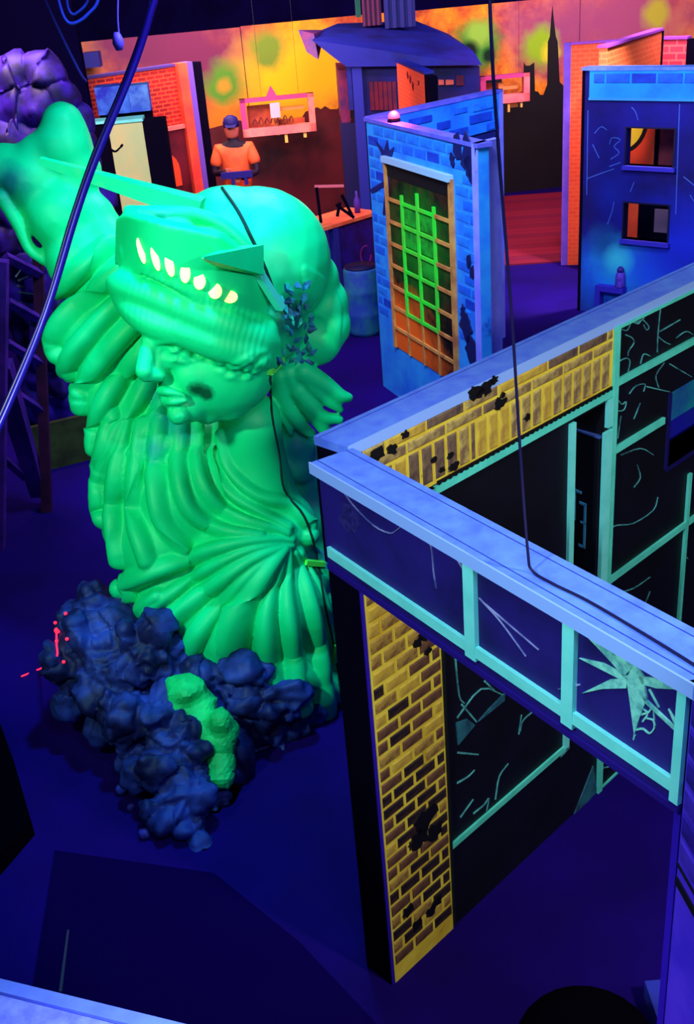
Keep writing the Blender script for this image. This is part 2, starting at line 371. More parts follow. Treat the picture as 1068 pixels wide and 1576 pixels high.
bar(1.445, 1.497, .62, 1.97, cyan, y=-.018); bar(1.46, 1.497, 1.99, 2.11, cyan, y=-.018); bar(1.497, LA, .0, .012, cyan2, y=-.008)
# door leaf ajar
boxes('doorway_dark_fill', [(dx0-.3, dx1+.06, .34, .36, 0, dz1)], black, A.e); boxes('doorway_dark_fill', [(dx0-.02, dx0, TH, .34, 0, dz1)], black, A.e); boxes('doorway_dark_fill', [(dx1+.04, dx1+.06, TH, .34, 0, dz1)], black, A.e)  # black boards added to stand for the darkness behind the doorway
LEAF = (1.482, .19)
ang = math.atan2(LEAF[1], LEAF[0]-1.455); ll_ = math.hypot(LEAF[1], LEAF[0]-1.455)
dl = boxes('door_leaf', [(0, ll_, 0, .02, .64, 1.945)], black, A.e, loc=(1.455, .005, 0)); dl.rotation_euler = (0, 0, ang)
boxes('door_edge', [(ll_-.012, ll_+.012, -.004, .03, .64, 1.95)], cyan, dl)
boxes('door_top_edge', [(0, ll_, -.004, .022, 1.945, 1.952)], mat('blue_edge_paint', (60, 90, 170)), dl)
stk = mat('dull_cyan_lettering', (70, 150, 190)); fy = .0205
for q in ((ll_*.45, ll_*.9, 1.66, 1.672), (ll_*.62, ll_*.68, 1.52, 1.66), (ll_*.3, ll_*.36, 1.4, 1.62), (ll_*.3, ll_*.5, 1.61, 1.622), (ll_*.3, ll_*.46, 1.52, 1.53), (ll_*.3, ll_*.5, 1.4, 1.412)): boxes('door_lettering', [(q[0], q[1], fy, fy+.003, q[2], q[3])], stk, dl)
# cracks: pale painted scratches
crk = mat('pale_teal_scratch_paint', (90, 190, 190), (40, 90, 110), 12)
crw = mat('pale_violet_scratch_paint', (150, 160, 210), (70, 80, 150), 12)
def PL(W_, *pts):
    r = [W_.L(*q) for q in pts]
    return [(x, min(z, 2.404)) for x, z in r] if W_.e.name.startswith(('partition_wall', 'window_header')) else r
strokes('painted_crack', [PL(A, (951, 505), (965, 508), (972, 488), (978, 484), (978, 496), (990, 490), (992, 474)), PL(A, (972, 495), (982, 498), (988, 492), (998, 503), (994, 508), (990, 500)),
  PL(A, (962, 515), (972, 520), (975, 528), (967, 540), (966, 548)), PL(A, (948, 558), (963, 551), (969, 557), (966, 572)), PL(A, (1016, 472), (1012, 515), (1011, 542)), PL(A, (1012, 518), (1022, 526), (1031, 530)), PL(A, (1015, 510), (1046, 492)),
  PL(A, (968, 606), (978, 594), (992, 591), (990, 603)), PL(A, (948, 612), (956, 622), (963, 618), (960, 630), (950, 632), (944, 622)), PL(A, (1030, 560), (1050, 572), (1064, 580)), PL(A, (1022, 558), (1009, 578), (1013, 596)), PL(A, (995, 595), (1030, 603)),
  PL(A, (940, 812), (950, 808), (975, 805), (1005, 785), (1012, 765)), PL(A, (952, 912), (975, 905), (1000, 888)), PL(A, (990, 935), (1000, 910)), PL(A, (975, 645), (985, 620)), PL(A, (955, 640), (950, 675)), PL(A, (985, 560), (990, 545), (1000, 548)), PL(A, (1040, 520), (1055, 510), (1066, 515)), PL(A, (955, 700), (985, 690), (1005, 700)), PL(A, (975, 750), (985, 735), (980, 715)), PL(A, (1050, 850), (1058, 860))], .005, crk, A.e)
strokes('painted_crack', [PL(A, (703, 1105), (740, 1060), (775, 1070)), PL(A, (710, 1084), (733, 1111)), PL(A, (704, 1158), (736, 1161)), PL(A, (703, 1205), (720, 1195), (730, 1185)), PL(A, (708, 1258), (728, 1230)), PL(A, (728, 1252), (745, 1238), (752, 1228), (748, 1250)),
  PL(A, (762, 1230), (768, 1195), (782, 1175)), PL(A, (800, 1125), (805, 1108), (826, 1090)), PL(A, (798, 1130), (802, 1100)), PL(A, (862, 1165), (876, 1150)), PL(A, (745, 1048), (760, 1062)), PL(A, (700, 1010), (706, 1070), (714, 1082)), PL(A, (925, 1182), (936, 1180))], .008, crk, A.e)
prism('painted_shard', [PL(A, (701, 1112), (704, 1146), (730, 1115), (718, 1106)), PL(A, (735, 1110), (775, 1078), (776, 1066), (752, 1090)), PL(A, (881, 1257), (917, 1218), (912, 1178))], -.006, 0, mat('teal_shard_paint', (42, 110, 128), (24, 60, 84), 10), A.e)
# window opening: real hole, a teal and blue flat behind it
boxes('window_trim', [(wx0-.02, wx0, -.008, TH, wz0-.0, wz1), (wx0, wx1, -.004, TH, wz0-.02, wz0)], mat('dark_blue_reveal', (16, 10, 90)), A.e)
bh = Wall('backdrop_panel', A.O + A.d*2.0 - A.n*.2, A.az, 'teal and blue painted panel behind the small hole in the shop front', 'panel')
boxes('panel_board', [(-.3, .9, 0, .04, 0, 2.05)], mat('deep_blue_panel', (26, 16, 190), (20, 40, 170), 2), bh.e)
boxes('teal_band', [(-.3, .9, -.006, 0, 1.66, 1.86)], mat('teal_band_paint', (20, 150, 175), (30, 90, 190), 3), bh.e)

# ================================================================== WING B : header over opening
BP = A.O + np.array([-.8506, -.5259])*.14
B = Wall('window_header', BP, math.radians(-58.27), 'navy header beam with three cyan-framed painted panes over the open doorway, nearest the viewer', 'partition')
Z0, Z1, LB = 2.095, 2.41, 1.462
boxes('header_panel', [(.045, LB, 0, TH, Z0, Z1)], navy, B.e)
boxes('bottom_rail', [(.06, LB, -.012, TH, Z0-.012, Z0+.006)], mat('violet_bottom_rail', (30, 10, 120)), B.e)
boxes('top_cap', [(.02, LB+.03, -.014, TH+.005, Z1, 2.44)], cap, B.e)
boxes('end_board', [(.03, .045, 0, TH, Z0, Z1)], dark, B.e)
boxes('cap_lip', [(.02, LB+.03, -.018, -.012, Z1-.004, 2.443)], mat('pale_cap_lip', (140, 180, 255)), B.e); boxes('cap_groove', [(.02, LB+.03, .012, .015, 2.44, 2.4408)], mat('cap_groove_line', (40, 60, 170)), B.e); boxes('cap_groove', [(.02, LB+.03, .118, .121, 2.44, 2.4408)], mat('cap_groove_line', (40, 60, 170)), B.e)
boxes('cap_lip', [(-.005, LA, -.008, -.003, 2.405, 2.443)], mat('pale_cap_lip', (140, 180, 255)), A.e); boxes('cap_groove', [(-.005, LA, .125, .128, 2.44, 2.4408)], mat('cap_groove_line', (40, 60, 170)), A.e)
boxes('end_post', [(LB-.018, LB, 0, TH, 0, Z0)], mat('indigo_post_paint', (40, 14, 170)), B.e)
bar(.07, LB, 2.132, 2.166, cyan, B, y=-.012); bar(.744, .787, 2.12, 2.41, cyan, B, y=-.014); bar(1.104, 1.142, 2.116, 2.41, cyan, B, y=-.014); bar(1.438, LB, 2.108, 2.41, cyan, B, y=-.014)
strokes('painted_crack', [PL(B, (525, 750), (545, 778), (575, 808), (600, 820), (612, 815), (620, 795)), PL(B, (652, 815), (664, 840), (668, 880), (672, 905)), PL(B, (700, 845), (716, 880)), PL(B, (738, 920), (770, 955), (810, 1010)), PL(B, (748, 930), (830, 1000)), PL(B, (893, 1053), (860, 1060))], .0035, crw, B.e)
star = mat('pale_cyan_star_paint', (130, 225, 205), (60, 140, 150), 30, .4, .7)
prism('painted_starburst', [PL(B, (966, 1042), (978, 1020), (992, 1040), (997, 1075), (984, 1110), (978, 1130), (970, 1070)), PL(B, (893, 1012), (930, 1020), (968, 1040), (960, 1046)), PL(B, (897, 1066), (940, 1045), (968, 1043), (966, 1058), (930, 1059)),
   PL(B, (895, 965), (925, 985), (972, 1030), (962, 1040), (940, 1015)), PL(B, (935, 955), (955, 985), (978, 1022), (970, 1030)), PL(B, (985, 1040), (1010, 1043), (1050, 1050), (1048, 1060), (1012, 1058), (990, 1052)), PL(B, (990, 1070), (1045, 1122), (1043, 1126), (996, 1082)), PL(B, (1030, 1090), (1044, 1112), (1042, 1118))], -.005, 0, star, B.e)
strokes('painted_drip', [PL(B, (984, 1100), (1000, 1095), (1006, 1085), (1008, 1108)), PL(B, (978, 1123), (990, 1121), (1000, 1128), (1008, 1120), (1006, 1108), (996, 1105)), PL(B, (990, 1110), (998, 1098), (990, 1090)), PL(B, (1000, 1060), (1015, 1088)), PL(B, (978, 1130), (976, 1138))], .0045, star, B.e)
prism('painted_haze', [splat(*B.L(538, 800), .05, 1.2, seed=5)], -.002, 0, mat('faint_violet_haze_paint', (44, 40, 120), (24, 20, 92), 40, .4, .6), B.e)

# rope lying over header
Ps = [np.array([at(752, -40, 2.15)[0]-.03, 2.1, 4.69]), at(752, -40, 2.15), at(765, 200, 2.22), at(787, 480, 2.28), at(801, 700, 2.30), pz(812, 846, 2.50)]
z_ = 2.4445
Ps += [pz(819, 878, z_+.004), pz(850, 898, z_), pz(905, 925, z_), pz(990, 975, z_), pz(1060, 1018, z_), pz(1110, 1050, z_)]
tag(tube('rope', Ps, .0035, mat('black_cord', (16, 8, 60))), 'thin dark cord hanging down and running along the cap of the window header', 'rope')

# WING C violet brick wall right of header
Cw = Wall('side_wall', B.O + B.d*LB + B.n*(-.0) + B.d*.004, math.radians(-84), 'violet brick partition at the right edge, beside the header end post', 'partition')
vio = mat('violet_wall_paint', (84, 56, 235), (62, 40, 215), 5)
boxes('wall_panel', [(0, 1.0, 0, .1, 0, 2.41)], vio, Cw.e)
boxes('top_cap', [(0, 1.0, -.01, .11, 2.41, 2.44)], cap, Cw.e)
z_l = Cw.L(1037, 1345)[1]
brickwork(Cw, 0, 1.0, z_l+.06, 2.4, .2, .075, .012, [mat('violet_brick_a', (50, 26, 170), (30, 16, 120), 16), mat('violet_brick_b', (70, 46, 205), (50, 30, 160), 16)], (1, 1))
boxes('ledge_strip', [(0, 1.0, -.004, 0, z_l-.012, z_l+.012)], black, Cw.e)
boxes('ledge_strip', [(0, 1.0, -.004, 0, z_l+.045, z_l+.052)], black, Cw.e)

# near wall, bottom-left
q0, q1 = pz(0, 1507, 2.44), pz(285, 1577, 2.44)
az_, l_ = two(q0, q1); d_ = np.array([math.cos(az_), math.sin(az_)]); 
D = Wall('near_partition', q0[:2]-d_*1.0, az_, 'pale blue capped partition top at the bottom left corner', 'partition')
boxes('wall_panel', [(0, 1+l_, -.36, 0, 0, 2.40)], dark, D.e)
boxes('top_cap', [(0, 1+l_+.0, -.36, -.025, 2.40, 2.44)], mat('pale_blue_cap_board', (130, 160, 255), (104, 128, 250), 40, bump=.2), D.e)
boxes('cap_edging', [(0, 1+l_+.005, -.021, .0, 2.39, 2.442)], cap, D.e)

# dark floor pieces at left
def floorpoly(name, pts, z, m_, **k):
    pp = [pz(*q, 0) for q in pts]; n = len(pp)
    v = [(a[0], a[1], 0.0) for a in pp]+[(a[0], a[1], z) for a in pp]
    f = [tuple(range(n))]+[tuple(range(n, 2*n))]+[(i, (i+1) % n, n+(i+1) % n, n+i) for i in range(n)]
    return tag(link(name, fixn(pydata(name, v, f)), m_), **k)
floorpoly('floor_shade_patch', [(85, 1310), (330, 1345), (460, 1450), (640, 1640), (30, 1640)], .006, mat('dark_floor_shade', (17, 1, 74), rough=.95, spec=.02), label='dark floor patch painted as the shade beside the near partition', cat='floor shade')  # thin dark sheet standing in for wall shade on the floor
floorpoly('floor_tape', [(104, 1433), (107, 1433), (96, 1528), (91, 1528)], .009, mat('grey_tape', (60, 60, 96)), label='thin grey strip of tape on the dark floor patch', cat='tape')
floorpoly('floor_riser', [(-8, 1095), (28, 1195), (54, 1285), (0, 1348), (-260, 1500), (-260, 1040)], .10, mat('black_riser', (4, 1, 14), rough=.95, spec=.02), label='low black riser block at the left edge, left of the rubble', cat='riser')

# dome at bottom right
c0 = pz(905, 1606, .55)
dm = empty('domed_barrel', (c0[0], c0[1], 0), label='black dome-topped barrel at the bottom edge, below the doorway header', cat='barrel')
R_ = 112*depth(c0)/FPX
lathe('barrel_body', [(R_*.86, 0), (R_*.96, .1), (R_, .3), (R_*.98, .5)], mat('black_barrel', (4, 2, 10), rough=.95, spec=.02), dm, smooth=True)
lathe('barrel_lid', [(R_*.99, .5)] + [(R_*math.cos(a), .51+R_*.5*math.sin(a)) for a in np.linspace(0, 1.5, 9)], mat('black_barrel', (6, 4, 14)), dm)
c1 = pz(1006, 1556, 0)
tag(boxes('floor_block', [(-.02, .1, -.1, .12, 0, .09)], mat('mid_blue_block', (50, 60, 190)), loc=(c1[0], c1[1]-.05, 0)), 'small blue block on the floor right of the black dome', 'block')

# ================================================================== BLUE BRICK BOOTH
HB = 2.52
bt, tr, tr2, bk = pz(563, 181, HB), pz(735, 221, HB), pz(770, 212, HB), pz(762, 138, HB)
az_, lb = two(bt, tr)
F = Wall('brick_booth', bt, az_, 'bright blue brick booth with a tall green painted grid window and a red lamp on top', 'booth')
blue = mat('bright_blue_mortar_paint', (40, 150, 255), (30, 110, 250), 3, c3=(20, 40, 150), s3=1.6, lo3=.62, hi3=.7)
boxes('front_panel', [(0, lb, 0, .09, 0, HB-.03)], blue, F.e)
boxes('front_cap', [(-.02, lb+.02, -.015, .11, HB-.03, HB)], mat('violet_blue_cap', (100, 96, 230), (74, 80, 220), 8), F.e)
boxes('corner_edge', [(-.008, 0, 0, .09, 0, HB-.03)], dark, F.e)
bb1 = mat('blue_brick_a', (22, 104, 245), (18, 80, 225), 9); bb2 = mat('blue_brick_b', (30, 128, 250), (20, 90, 230), 9); bb3 = mat('blue_brick_c', (12, 52, 190), (16, 70, 215), 9)
W4 = PL(F, (597, 247), (695, 273), (705, 570), (611, 553))
gx0, gx1 = (W4[0][0]+W4[3][0])/2, (W4[1][0]+W4[2][0])/2; gz1 = (W4[0][1]+W4[1][1])/2; gz0 = (W4[3][1]+W4[2][1])/2
skipw = lambda cx, cz, a, b: (b > gx0-.02 and a < gx1+.02 and gz0-.05 < cz < gz1+.05)
brickwork(F, .02, lb-.02, .75, HB-.04, .235, .098, .02, [bb1, bb2, bb3, None], (5, 4, 1.4, 1.6), skip=skipw)
wf = boxes('grid_window', [(gx0, gx1, -.008, 0, gz0, gz1)], None, F.e)  # flat painted window scene, green in the middle
m, nt, p = newmat('window_scene_paint', .7, .15)
t = nt.nodes.new('ShaderNodeTexCoord'); sp = nt.nodes.new('ShaderNodeSeparateXYZ'); nt.links.new(t.outputs['Object'], sp.inputs[0])
c = ramp(nt, nz(nt, 5, 5), [(.45, rgb(8, 8, 14)), (.62, rgb(60, 34, 24))])
gm = ((gx0+gx1)/2, gz0+(gz1-gz0)*.62)
c = spot(nt, c, gm[0], gm[1], .62, (16, 110, 26), .2, 4, .9)
c = spot(nt, c, gx0+.15, gz0+.1, .55, (232, 96, 26), .5, 4, .55)
nt.links.new(c, p.inputs['Base Color']); wf.data.materials.append(m)
hw = mat('window_frame_tan', (214, 150, 80), (170, 100, 60), 6); gw = mat('window_frame_green', (40, 240, 60), (90, 200, 60), 6)
cols, rows = 4, 8
ww, hh = (gx1-gx0), (gz1-gz0)
boxes('window_frame', [(gx0-.02, gx0+.02, -.03, 0, gz0, gz1), (gx1-.02, gx1+.03, -.03, 0, gz0, gz1)], hw, F.e)
boxes('window_lintel', [(gx0-.02, gx1+.02, -.05, 0, gz1-.02, gz1+.03)], mat('pale_lintel', (150, 190, 240)), F.e)
boxes('dark_header_pane', [(gx0, gx1, -.012, 0, gz1-.14, gz1-.02)], mat('dark_pane', (10, 8, 20)), F.e)
for i in range(1, cols):
    x = gx0+ww*i/cols; boxes('muntin', [(x-.018, x+.018, -.026, 0, gz0+hh*.22, gz1-(.26 if i != 2 else .2))], gw, F.e)
    boxes('muntin', [(x-.012, x+.012, -.022, 0, gz0, gz0+hh*.22)], hw, F.e)
for j in range(1, rows):
    z = gz0+hh*j/rows*.92
    boxes('muntin', [(gx0, gx0+ww*.25, -.024, 0, z-.014, z+.014), (gx0+ww*.75, gx1, -.024, 0, z-.014, z+.014)], hw, F.e)
    boxes('muntin', [(gx0+ww*.25, gx0+ww*.75, -.024, 0, z-.014, z+.014)], gw if j > 1 else hw, F.e)
gp = mat('bright_green_pane', (30, 180, 50), (16, 110, 30), 8)
for (ci, rj) in ((1, 6), (2, 6), (2, 5), (1, 5), (2, 4)):
    boxes('green_pane', [(gx0+ww*ci/cols+.03, gx0+ww*(ci+.9)/cols, -.012, 0, gz0+hh*rj/rows*.92+.03, gz0+hh*(rj+1)/rows*.92-.03)], gp, F.e)
prism('painted_tree', [PL(F, (590, 330), (596, 268), (588, 236), (578, 215), (584, 222), (592, 232), (597, 215), (600, 232), (608, 226), (603, 242), (601, 262), (598, 330)), PL(F, (570, 292), (592, 278), (593, 286), (574, 298))], -.009, 0, mat('deep_navy_tree', (14, 24, 110)), F.e)
prism('painted_foliage', [splat(*F.L(*q), r, .8, seed=40+i) for i, (q, r) in enumerate([((722, 240), .16), ((705, 225), .1), ((725, 262), .12), ((697, 246), .06), ((722, 400), .06), ((728, 418), .07), ((718, 505), .13), ((726, 540), .16), ((714, 480), .06)])], -.011, 0, mat('deep_blue_foliage', (14, 20, 90)), F.e)
az2, l2 = two(tr, tr2)
F2 = Wall('x', tr, az2)
def sub(parentwall, W_, nm):
    """turn a helper Wall into a pivot-free part frame: returns function local->parent coords"""
    def conv(x, y, z):
        w_ = W_.O + W_.d*x - W_.n*y; return parentwall.loc((w_[0], w_[1], z))
    bpy.data.objects.remove(W_.e); return conv
def slab(name, parentwall, conv, x0, x1, y0, y1, z0, z1, m_):
    v = [conv(x, y, z) for z in (z0, z1) for x, y in ((x0, y0), (x1, y0), (x1, y1), (x0, y1))]
    return link(name, fixn(pydata(name, v, BF)), m_, parentwall.e)
cv = sub(F, F2, '')
slab('end_panel', F, cv, 0, l2, 0, .06, 0, HB, mat('periwinkle_end_panel', (128, 130, 250), (108, 104, 245), 4))
az3, l3 = two(bt, bk)
F3 = Wall('x', bt+np.array([.06, -.06, 0]), az3); BL = F3
zl = F3.L(740, 205)[1]
cv3 = sub(F, F3, '')
slab('back_panel', F, cv3, 0, l3, 0, .08, zl, HB-.02, mat('blue_back_panel', (20, 96, 245), (30, 130, 255), 3))
slab('back_cap', F, cv3, 0, l3, -.01, .1, HB-.02, HB+.01, mat('violet_blue_cap', (1, 1, 1)))
slab('back_lower_panel', F, cv3, 0, l3, .02, .08, 0, zl, mat('deep_navy_tree', (1, 1, 1)))
slab('back_post', F, cv3, l3-.05, l3, -.01, .1, 0, HB+.01, mat('periwinkle_end_panel', (1, 1, 1)))
for (u0, u1, za, zb, mm) in ((.25, .42, .72, .9, bb3), (.46, .56, .40, .62, bb3), (.6, .7, .75, .9, bb1), (.72, .9, .35, .6, bb3), (.3, .5, .1, .32, bb1), (.15, .3, .3, .5, bb3), (.75, .95, .7, .92, bb2), (.55, .7, .1, .3, bb3), (.86, .96, .05, .25, bb1)):
    dz = HB-.05-zl; slab('brick', F, cv3, l3*u0, l3*u1, -.012, 0, zl+dz*za, zl+dz*zb, mm)
# red beacon
rp = pz(606, 178, HB+.05)
lb_ = empty('red_beacon', (rp[0], rp[1], HB), label='small glowing red lamp on the top corner of the blue booth', cat='lamp')
lathe('lamp_base', [(.055, 0.002), (.055, .02), (.04, .03)], dark, lb_)
lathe('lamp_dome', [(.045, .03)]+[(.05*math.cos(a), .04+.05*math.sin(a)) for a in np.linspace(0, 1.45, 6)], emit('red_lamp_glow', (255, 70, 100), 2.6), lb_)
lamp('beacon_light', (rp[0], rp[1]-.05, HB+.12), 28, (1, .08, .22), .04)

# ================================================================== BIG BLUE WALL right
HP = 2.58
pa, pb = pz(901, 105, HP), pz(1068, 104, HP)
az_, l_ = two(pa, pb)
G = Wall('facade_wall', pa, az_, 'wide dark blue facade flat with light blue brick header and two square openings', 'partition')
L1 = l_+1.2
h1 = PL(G, (965, 197), (1035, 258)); h2 = PL(G, (961, 312), (1026, 374))
def hole(h): return h[0][0], h[1][0], h[1][1], h[0][1]
a0, a1, az0, az1 = hole(h1); b0, b1, bz0, bz1 = hole(h2)
m, nt, p = newmat('smoky_blue_facade_paint', .7, .2)
t = nt.nodes.new('ShaderNodeTexCoord'); sp = nt.nodes.new('ShaderNodeSeparateXYZ'); nt.links.new(t.outputs['Object'], sp.inputs[0])
c = ramp(nt, nz(nt, 1.2, 5), [(.35, rgb(12, 10, 84)), (.7, rgb(26, 22, 150))])
for (px, py, rr, cc) in ((925, 425, .55, (20, 100, 235)), (955, 410, .42, (40, 165, 225)), (1000, 425, .5, (26, 90, 235)), (1050, 380, .7, (24, 40, 210)), (930, 370, .25, (20, 80, 150)), (940, 300, .3, (20, 30, 150)), (950, 400, .2, (60, 200, 230))):
    x, z = G.L(px, py); c = spot(nt, c, x, z, rr, cc, .1, 2.5)
nt.links.new(c, p.inputs['Base Color'])
zt = G.L(950, 152)[1]
boxes('facade_panel', [(0, a0, 0, .1, 0, HP), (a0, a1, 0, .1, 0, bz0), (a0, a1, 0, .1, bz1, az0), (a0, a1, 0, .1, az1, HP), (a1, L1, 0, .1, 0, HP)], m, G.e)
boxes('side_edge', [(-.03, 0, -.01, .14, 0, HP)], dark, G.e)
boxes('brick_header', [(.06, L1, -.02, 0, zt, HP-.02)], mat('sky_blue_header_paint', (20, 150, 255), (20, 124, 255), 3), G.e)
boxes('top_cap', [(-.03, L1, -.03, .14, HP-.02, HP+.01)], cap, G.e)
boxes('header_lip', [(.06, L1, -.035, 0, zt-.012, zt+.012)], mat('bright_lip', (50, 150, 240)), G.e)
brickwork(G, .1, L1, zt+.03, HP-.04, .28, .1, .02, [bb1, bb3, bb2, None], (3, 1.2, 2, 3), y=-.02, proud=.006)
for (h, nm) in ((hole(h1), 0), (hole(h2), 1)):
    boxes('opening_frame', [(h[0]-.015, h[0], -.01, .1, h[2]-.015, h[3]+.015), (h[1], h[1]+.02, -.01, .1, h[2]-.015, h[3]+.015), (h[0], h[1], -.01, .1, h[3], h[3]+.015)], mat('dark_blue_frame', (10, 8, 60)), G.e)
    boxes('opening_sill', [(h[0]-.02, h[1]+.04, -.05, .1, h[2]-.04, h[2])], mat('violet_sill', (50, 40, 190)), G.e)
strokes('painted_crack', [PL(G, (905, 170), (903, 300)), PL(G, (1046, 160), (1040, 330)), PL(G, (912, 222), (922, 243)), PL(G, (903, 275), (930, 265), (945, 260)), PL(G, (938, 256), (955, 250)), PL(G, (940, 245), (953, 235), (945, 225), (955, 215), (942, 212), (938, 222)), PL(G, (915, 205), (925, 195), (934, 200)),
  PL(G, (972, 165), (978, 172), (982, 185)), PL(G, (1052, 272), (1068, 285)), PL(G, (970, 295), (976, 280)), PL(G, (935, 345), (942, 325), (945, 310)), PL(G, (1062, 300), (1068, 310))], .008, mat('soft_blue_scratch', (70, 110, 220)), G.e)
lx, lz = G.L(922, 436); lx2 = G.L(965, 436)[0]
boxes('painted_ledge', [(lx, lx2, -.10, 0, lz-.06, lz), (lx, lx+.06, -.10, 0, lz-.45, lz-.06)], mat('violet_ledge', (50, 36, 190)), G.e)
hp = empty('canister', tuple(G.O + G.d*(G.L(958, 430)[0]) + G.n*.055)+(lz,), label='small purple canister standing on the ledge of the blue facade', cat='canister')
lathe('canister_body', [(.05, 0.001), (.055, .02), (.05, .07), (.055, .1), (.05, .15), (.04, .17)], mat('purple_canister', (110, 70, 220), (60, 40, 170), 20), hp)
lathe('canister_cap', [(.035, .17), (.04, .2), (.02, .23)], mat('dark_purple_cap', (50, 30, 140)), hp)

# backing orange flat with yellow arc seen through holes
org = mat('orange_flat_paint', (255, 96, 44), (250, 74, 40), 3)
K = Wall('orange_sign_wall', G.O + G.d*.2 - G.n*.9, G.az, 'orange flat with yellow and black curved marking behind the openings of the blue facade', 'partition')
xs = K.L(1010, 230)[0]
boxes('orange_board', [(-.1, xs, 0, .06, 0, 2.4)], org, K.e)
boxes('maroon_board', [(xs, xs+1.6, .0, .06, 0, 2.4)], mat('mottled_maroon_paint', (150, 50, 60), (100, 30, 50), 6), K.e)
boxes('seam_strip', [(xs-.02, xs+.03, -.01, 0, 0, 2.4)], dark, K.e)
cx, cz = K.L(950, 185)
def arc(r0, r1, a0=-1.6, a1=.3, n=14): return [(cx+r0*math.cos(a), cz+r0*math.sin(a)) for a in np.linspace(a0, a1, n)] + [(cx+r1*math.cos(a), cz+r1*math.sin(a)) for a in np.linspace(a1, a0, n)]
k_ = depth(tuple(K.O)+(2,))/FPX
def quads(o):
    n = len(o)//2; return [[o[i], o[i+1], o[2*n-2-i], o[2*n-1-i]] for i in range(n-1)]
prism('black_ring', quads(arc(22*k_, 52*k_)), -.006, 0, mat('black_ring_paint', (16, 8, 14)), K.e)
prism('yellow_ring', quads(arc(26*k_, 46*k_)), -.01, 0, mat('yellow_ring_paint', (245, 235, 50)), K.e)
x_, z_ = K.L(1011, 340)
boxes('grey_plate', [(x_-.02, x_+.14, -.03, 0, z_-.12, z_+.14)], mat('mauve_grey_plate', (150, 110, 130)), K.e)
x_, z_ = K.L(995, 345)
boxes('black_drape', [(x_-.1, x_+.35, -.02, 0, z_-.4, z_+.25)], dark, K.e)

# ================================================================== ORANGE TALL PANEL + rear orange walls
HO = 2.70
obr = brickmat('orange_painted_brick', (255, 92, 48), (250, 80, 44), (255, 110, 66), .11, .05, .006)
obr2 = brickmat('salmon_painted_brick', (255, 120, 70), (245, 104, 62), (255, 138, 84), .14, .06, .008)
p0 = at(879, 66, 13.9); h_ = p0[2]; p1 = pz(909, 64, h_)
O1 = Wall('orange_partition', p0, two(p0, p1)[0], 'tall narrow orange brick panel with violet edge, left of the blue facade', 'partition')
lo = two(p0, p1)[1]
boxes('brick_face', [(0, lo+.3, 0, .1, 0, h_-.02)], obr, O1.e)
boxes('top_cap', [(-.02, lo+.3, -.02, .12, h_-.02, h_)], mat('magenta_violet_cap', (150, 70, 200)), O1.e)
e0 = O1.L(868, 66)[0]
boxes('edge_board', [(e0, 0, 0.0, .1, 0, h_)], mat('violet_edge_board', (120, 80, 215), (100, 66, 200), 4), O1.e)
def flat(name, x0, x1, y0, y1, Y, zb, face, label, th=.1, capm=None, side=None, Y2=None, ybase=None):
    p0 = at(x0, y0, Y); p1 = at(x1, y1, Y2 or Y); z = (p0[2]+p1[2])/2
    p0 = pz(x0, y0, z); p1 = pz(x1, y1, z)
    a, l = two(p0, p1); w_ = Wall(name, p0, a, label, 'partition')
    boxes('wall_face', [(0, l, 0, th, zb, z-.03)], face, w_.e)
    boxes('top_cap', [(-.01, l+.01, -.02, th+.02, z-.03, z)], capm or mat('magenta_violet_cap', (1, 1, 1)), w_.e)
    if side: boxes('side_edge', [(l, l+side, -.01, th, zb, z-.03)], dark, w_.e)
    w_.len = l; w_.z = z; return w_
flat('orange_wall', 935, 1019, 69, 43, 14.6, 0, obr2, 'salmon orange brick wall slanting up behind the blue facade header', side=.06, Y2=13.6)
flat('dark_wall', 908, 936, 72, 66, 14.8, 0, dark, 'dark narrow flat between the orange panels')
flat('red_wall', 1020, 1058, 57, 56, 15.2, 0, brickmat('red_pink_brick', (240, 70, 90), (220, 50, 80), (255, 110, 110), .2, .09), 'pink-red brick wall stub near the top right corner', side=.3)

# ================================================================== LEFT REAR: red brick wall
rbr = brickmat('red_painted_brick', (190, 34, 34), (150, 22, 30), (245, 76, 46), .13, .05, .009)
Rw = flat('red_brick_wall', 132, 268, 118, 98, 14.5, 0, rbr, 'red brick wall with orange end post behind the raised arm of the green bust', capm=mat('dull_violet_cap', (70, 50, 130)))
boxes('end_post', [(Rw.len, Rw.len+.14, -.08, .1, 0, Rw.z)], mat('orange_red_post', (255, 92, 60), (240, 70, 60), 4), Rw.e)
boxes('post_edge', [(Rw.len+.14, Rw.len+.24, -.06, .1, 0, Rw.z)], mat('violet_post_edge', (110, 80, 200)), Rw.e)
boxes('post_side', [(Rw.len+.24, Rw.len+.42, .0, .3, 0, Rw.z-.02)], dark, Rw.e)
x_, z_ = Rw.L(225, 205); boxes('rail', [(x_-.2, Rw.len, -.05, 0, z_-.02, z_+.03)], mat('pinkish_rail', (220, 120, 110)), Rw.e)
boxes('lower_panel', [(x_-.3, Rw.len, -.02, 0, 0, z_-.02)], mat('maroon_lower_panel', (110, 20, 40), (70, 10, 30), 3), Rw.e)
x_, z_ = Rw.L(270, 262); prism('painted_arch', [[(x_-.12+.16*math.cos(a)*1.1, z_+.22*math.sin(a)) for a in np.linspace(0, math.pi, 10)]+[(x_-.3, z_-.2), (x_+.06, z_-.2)]], -.03, 0, mat('orange_arch_paint', (255, 80, 40)), Rw.e)  # flat orange arch, no emission
W_ = PL(Rw, (148, 137), (208, 137)); 
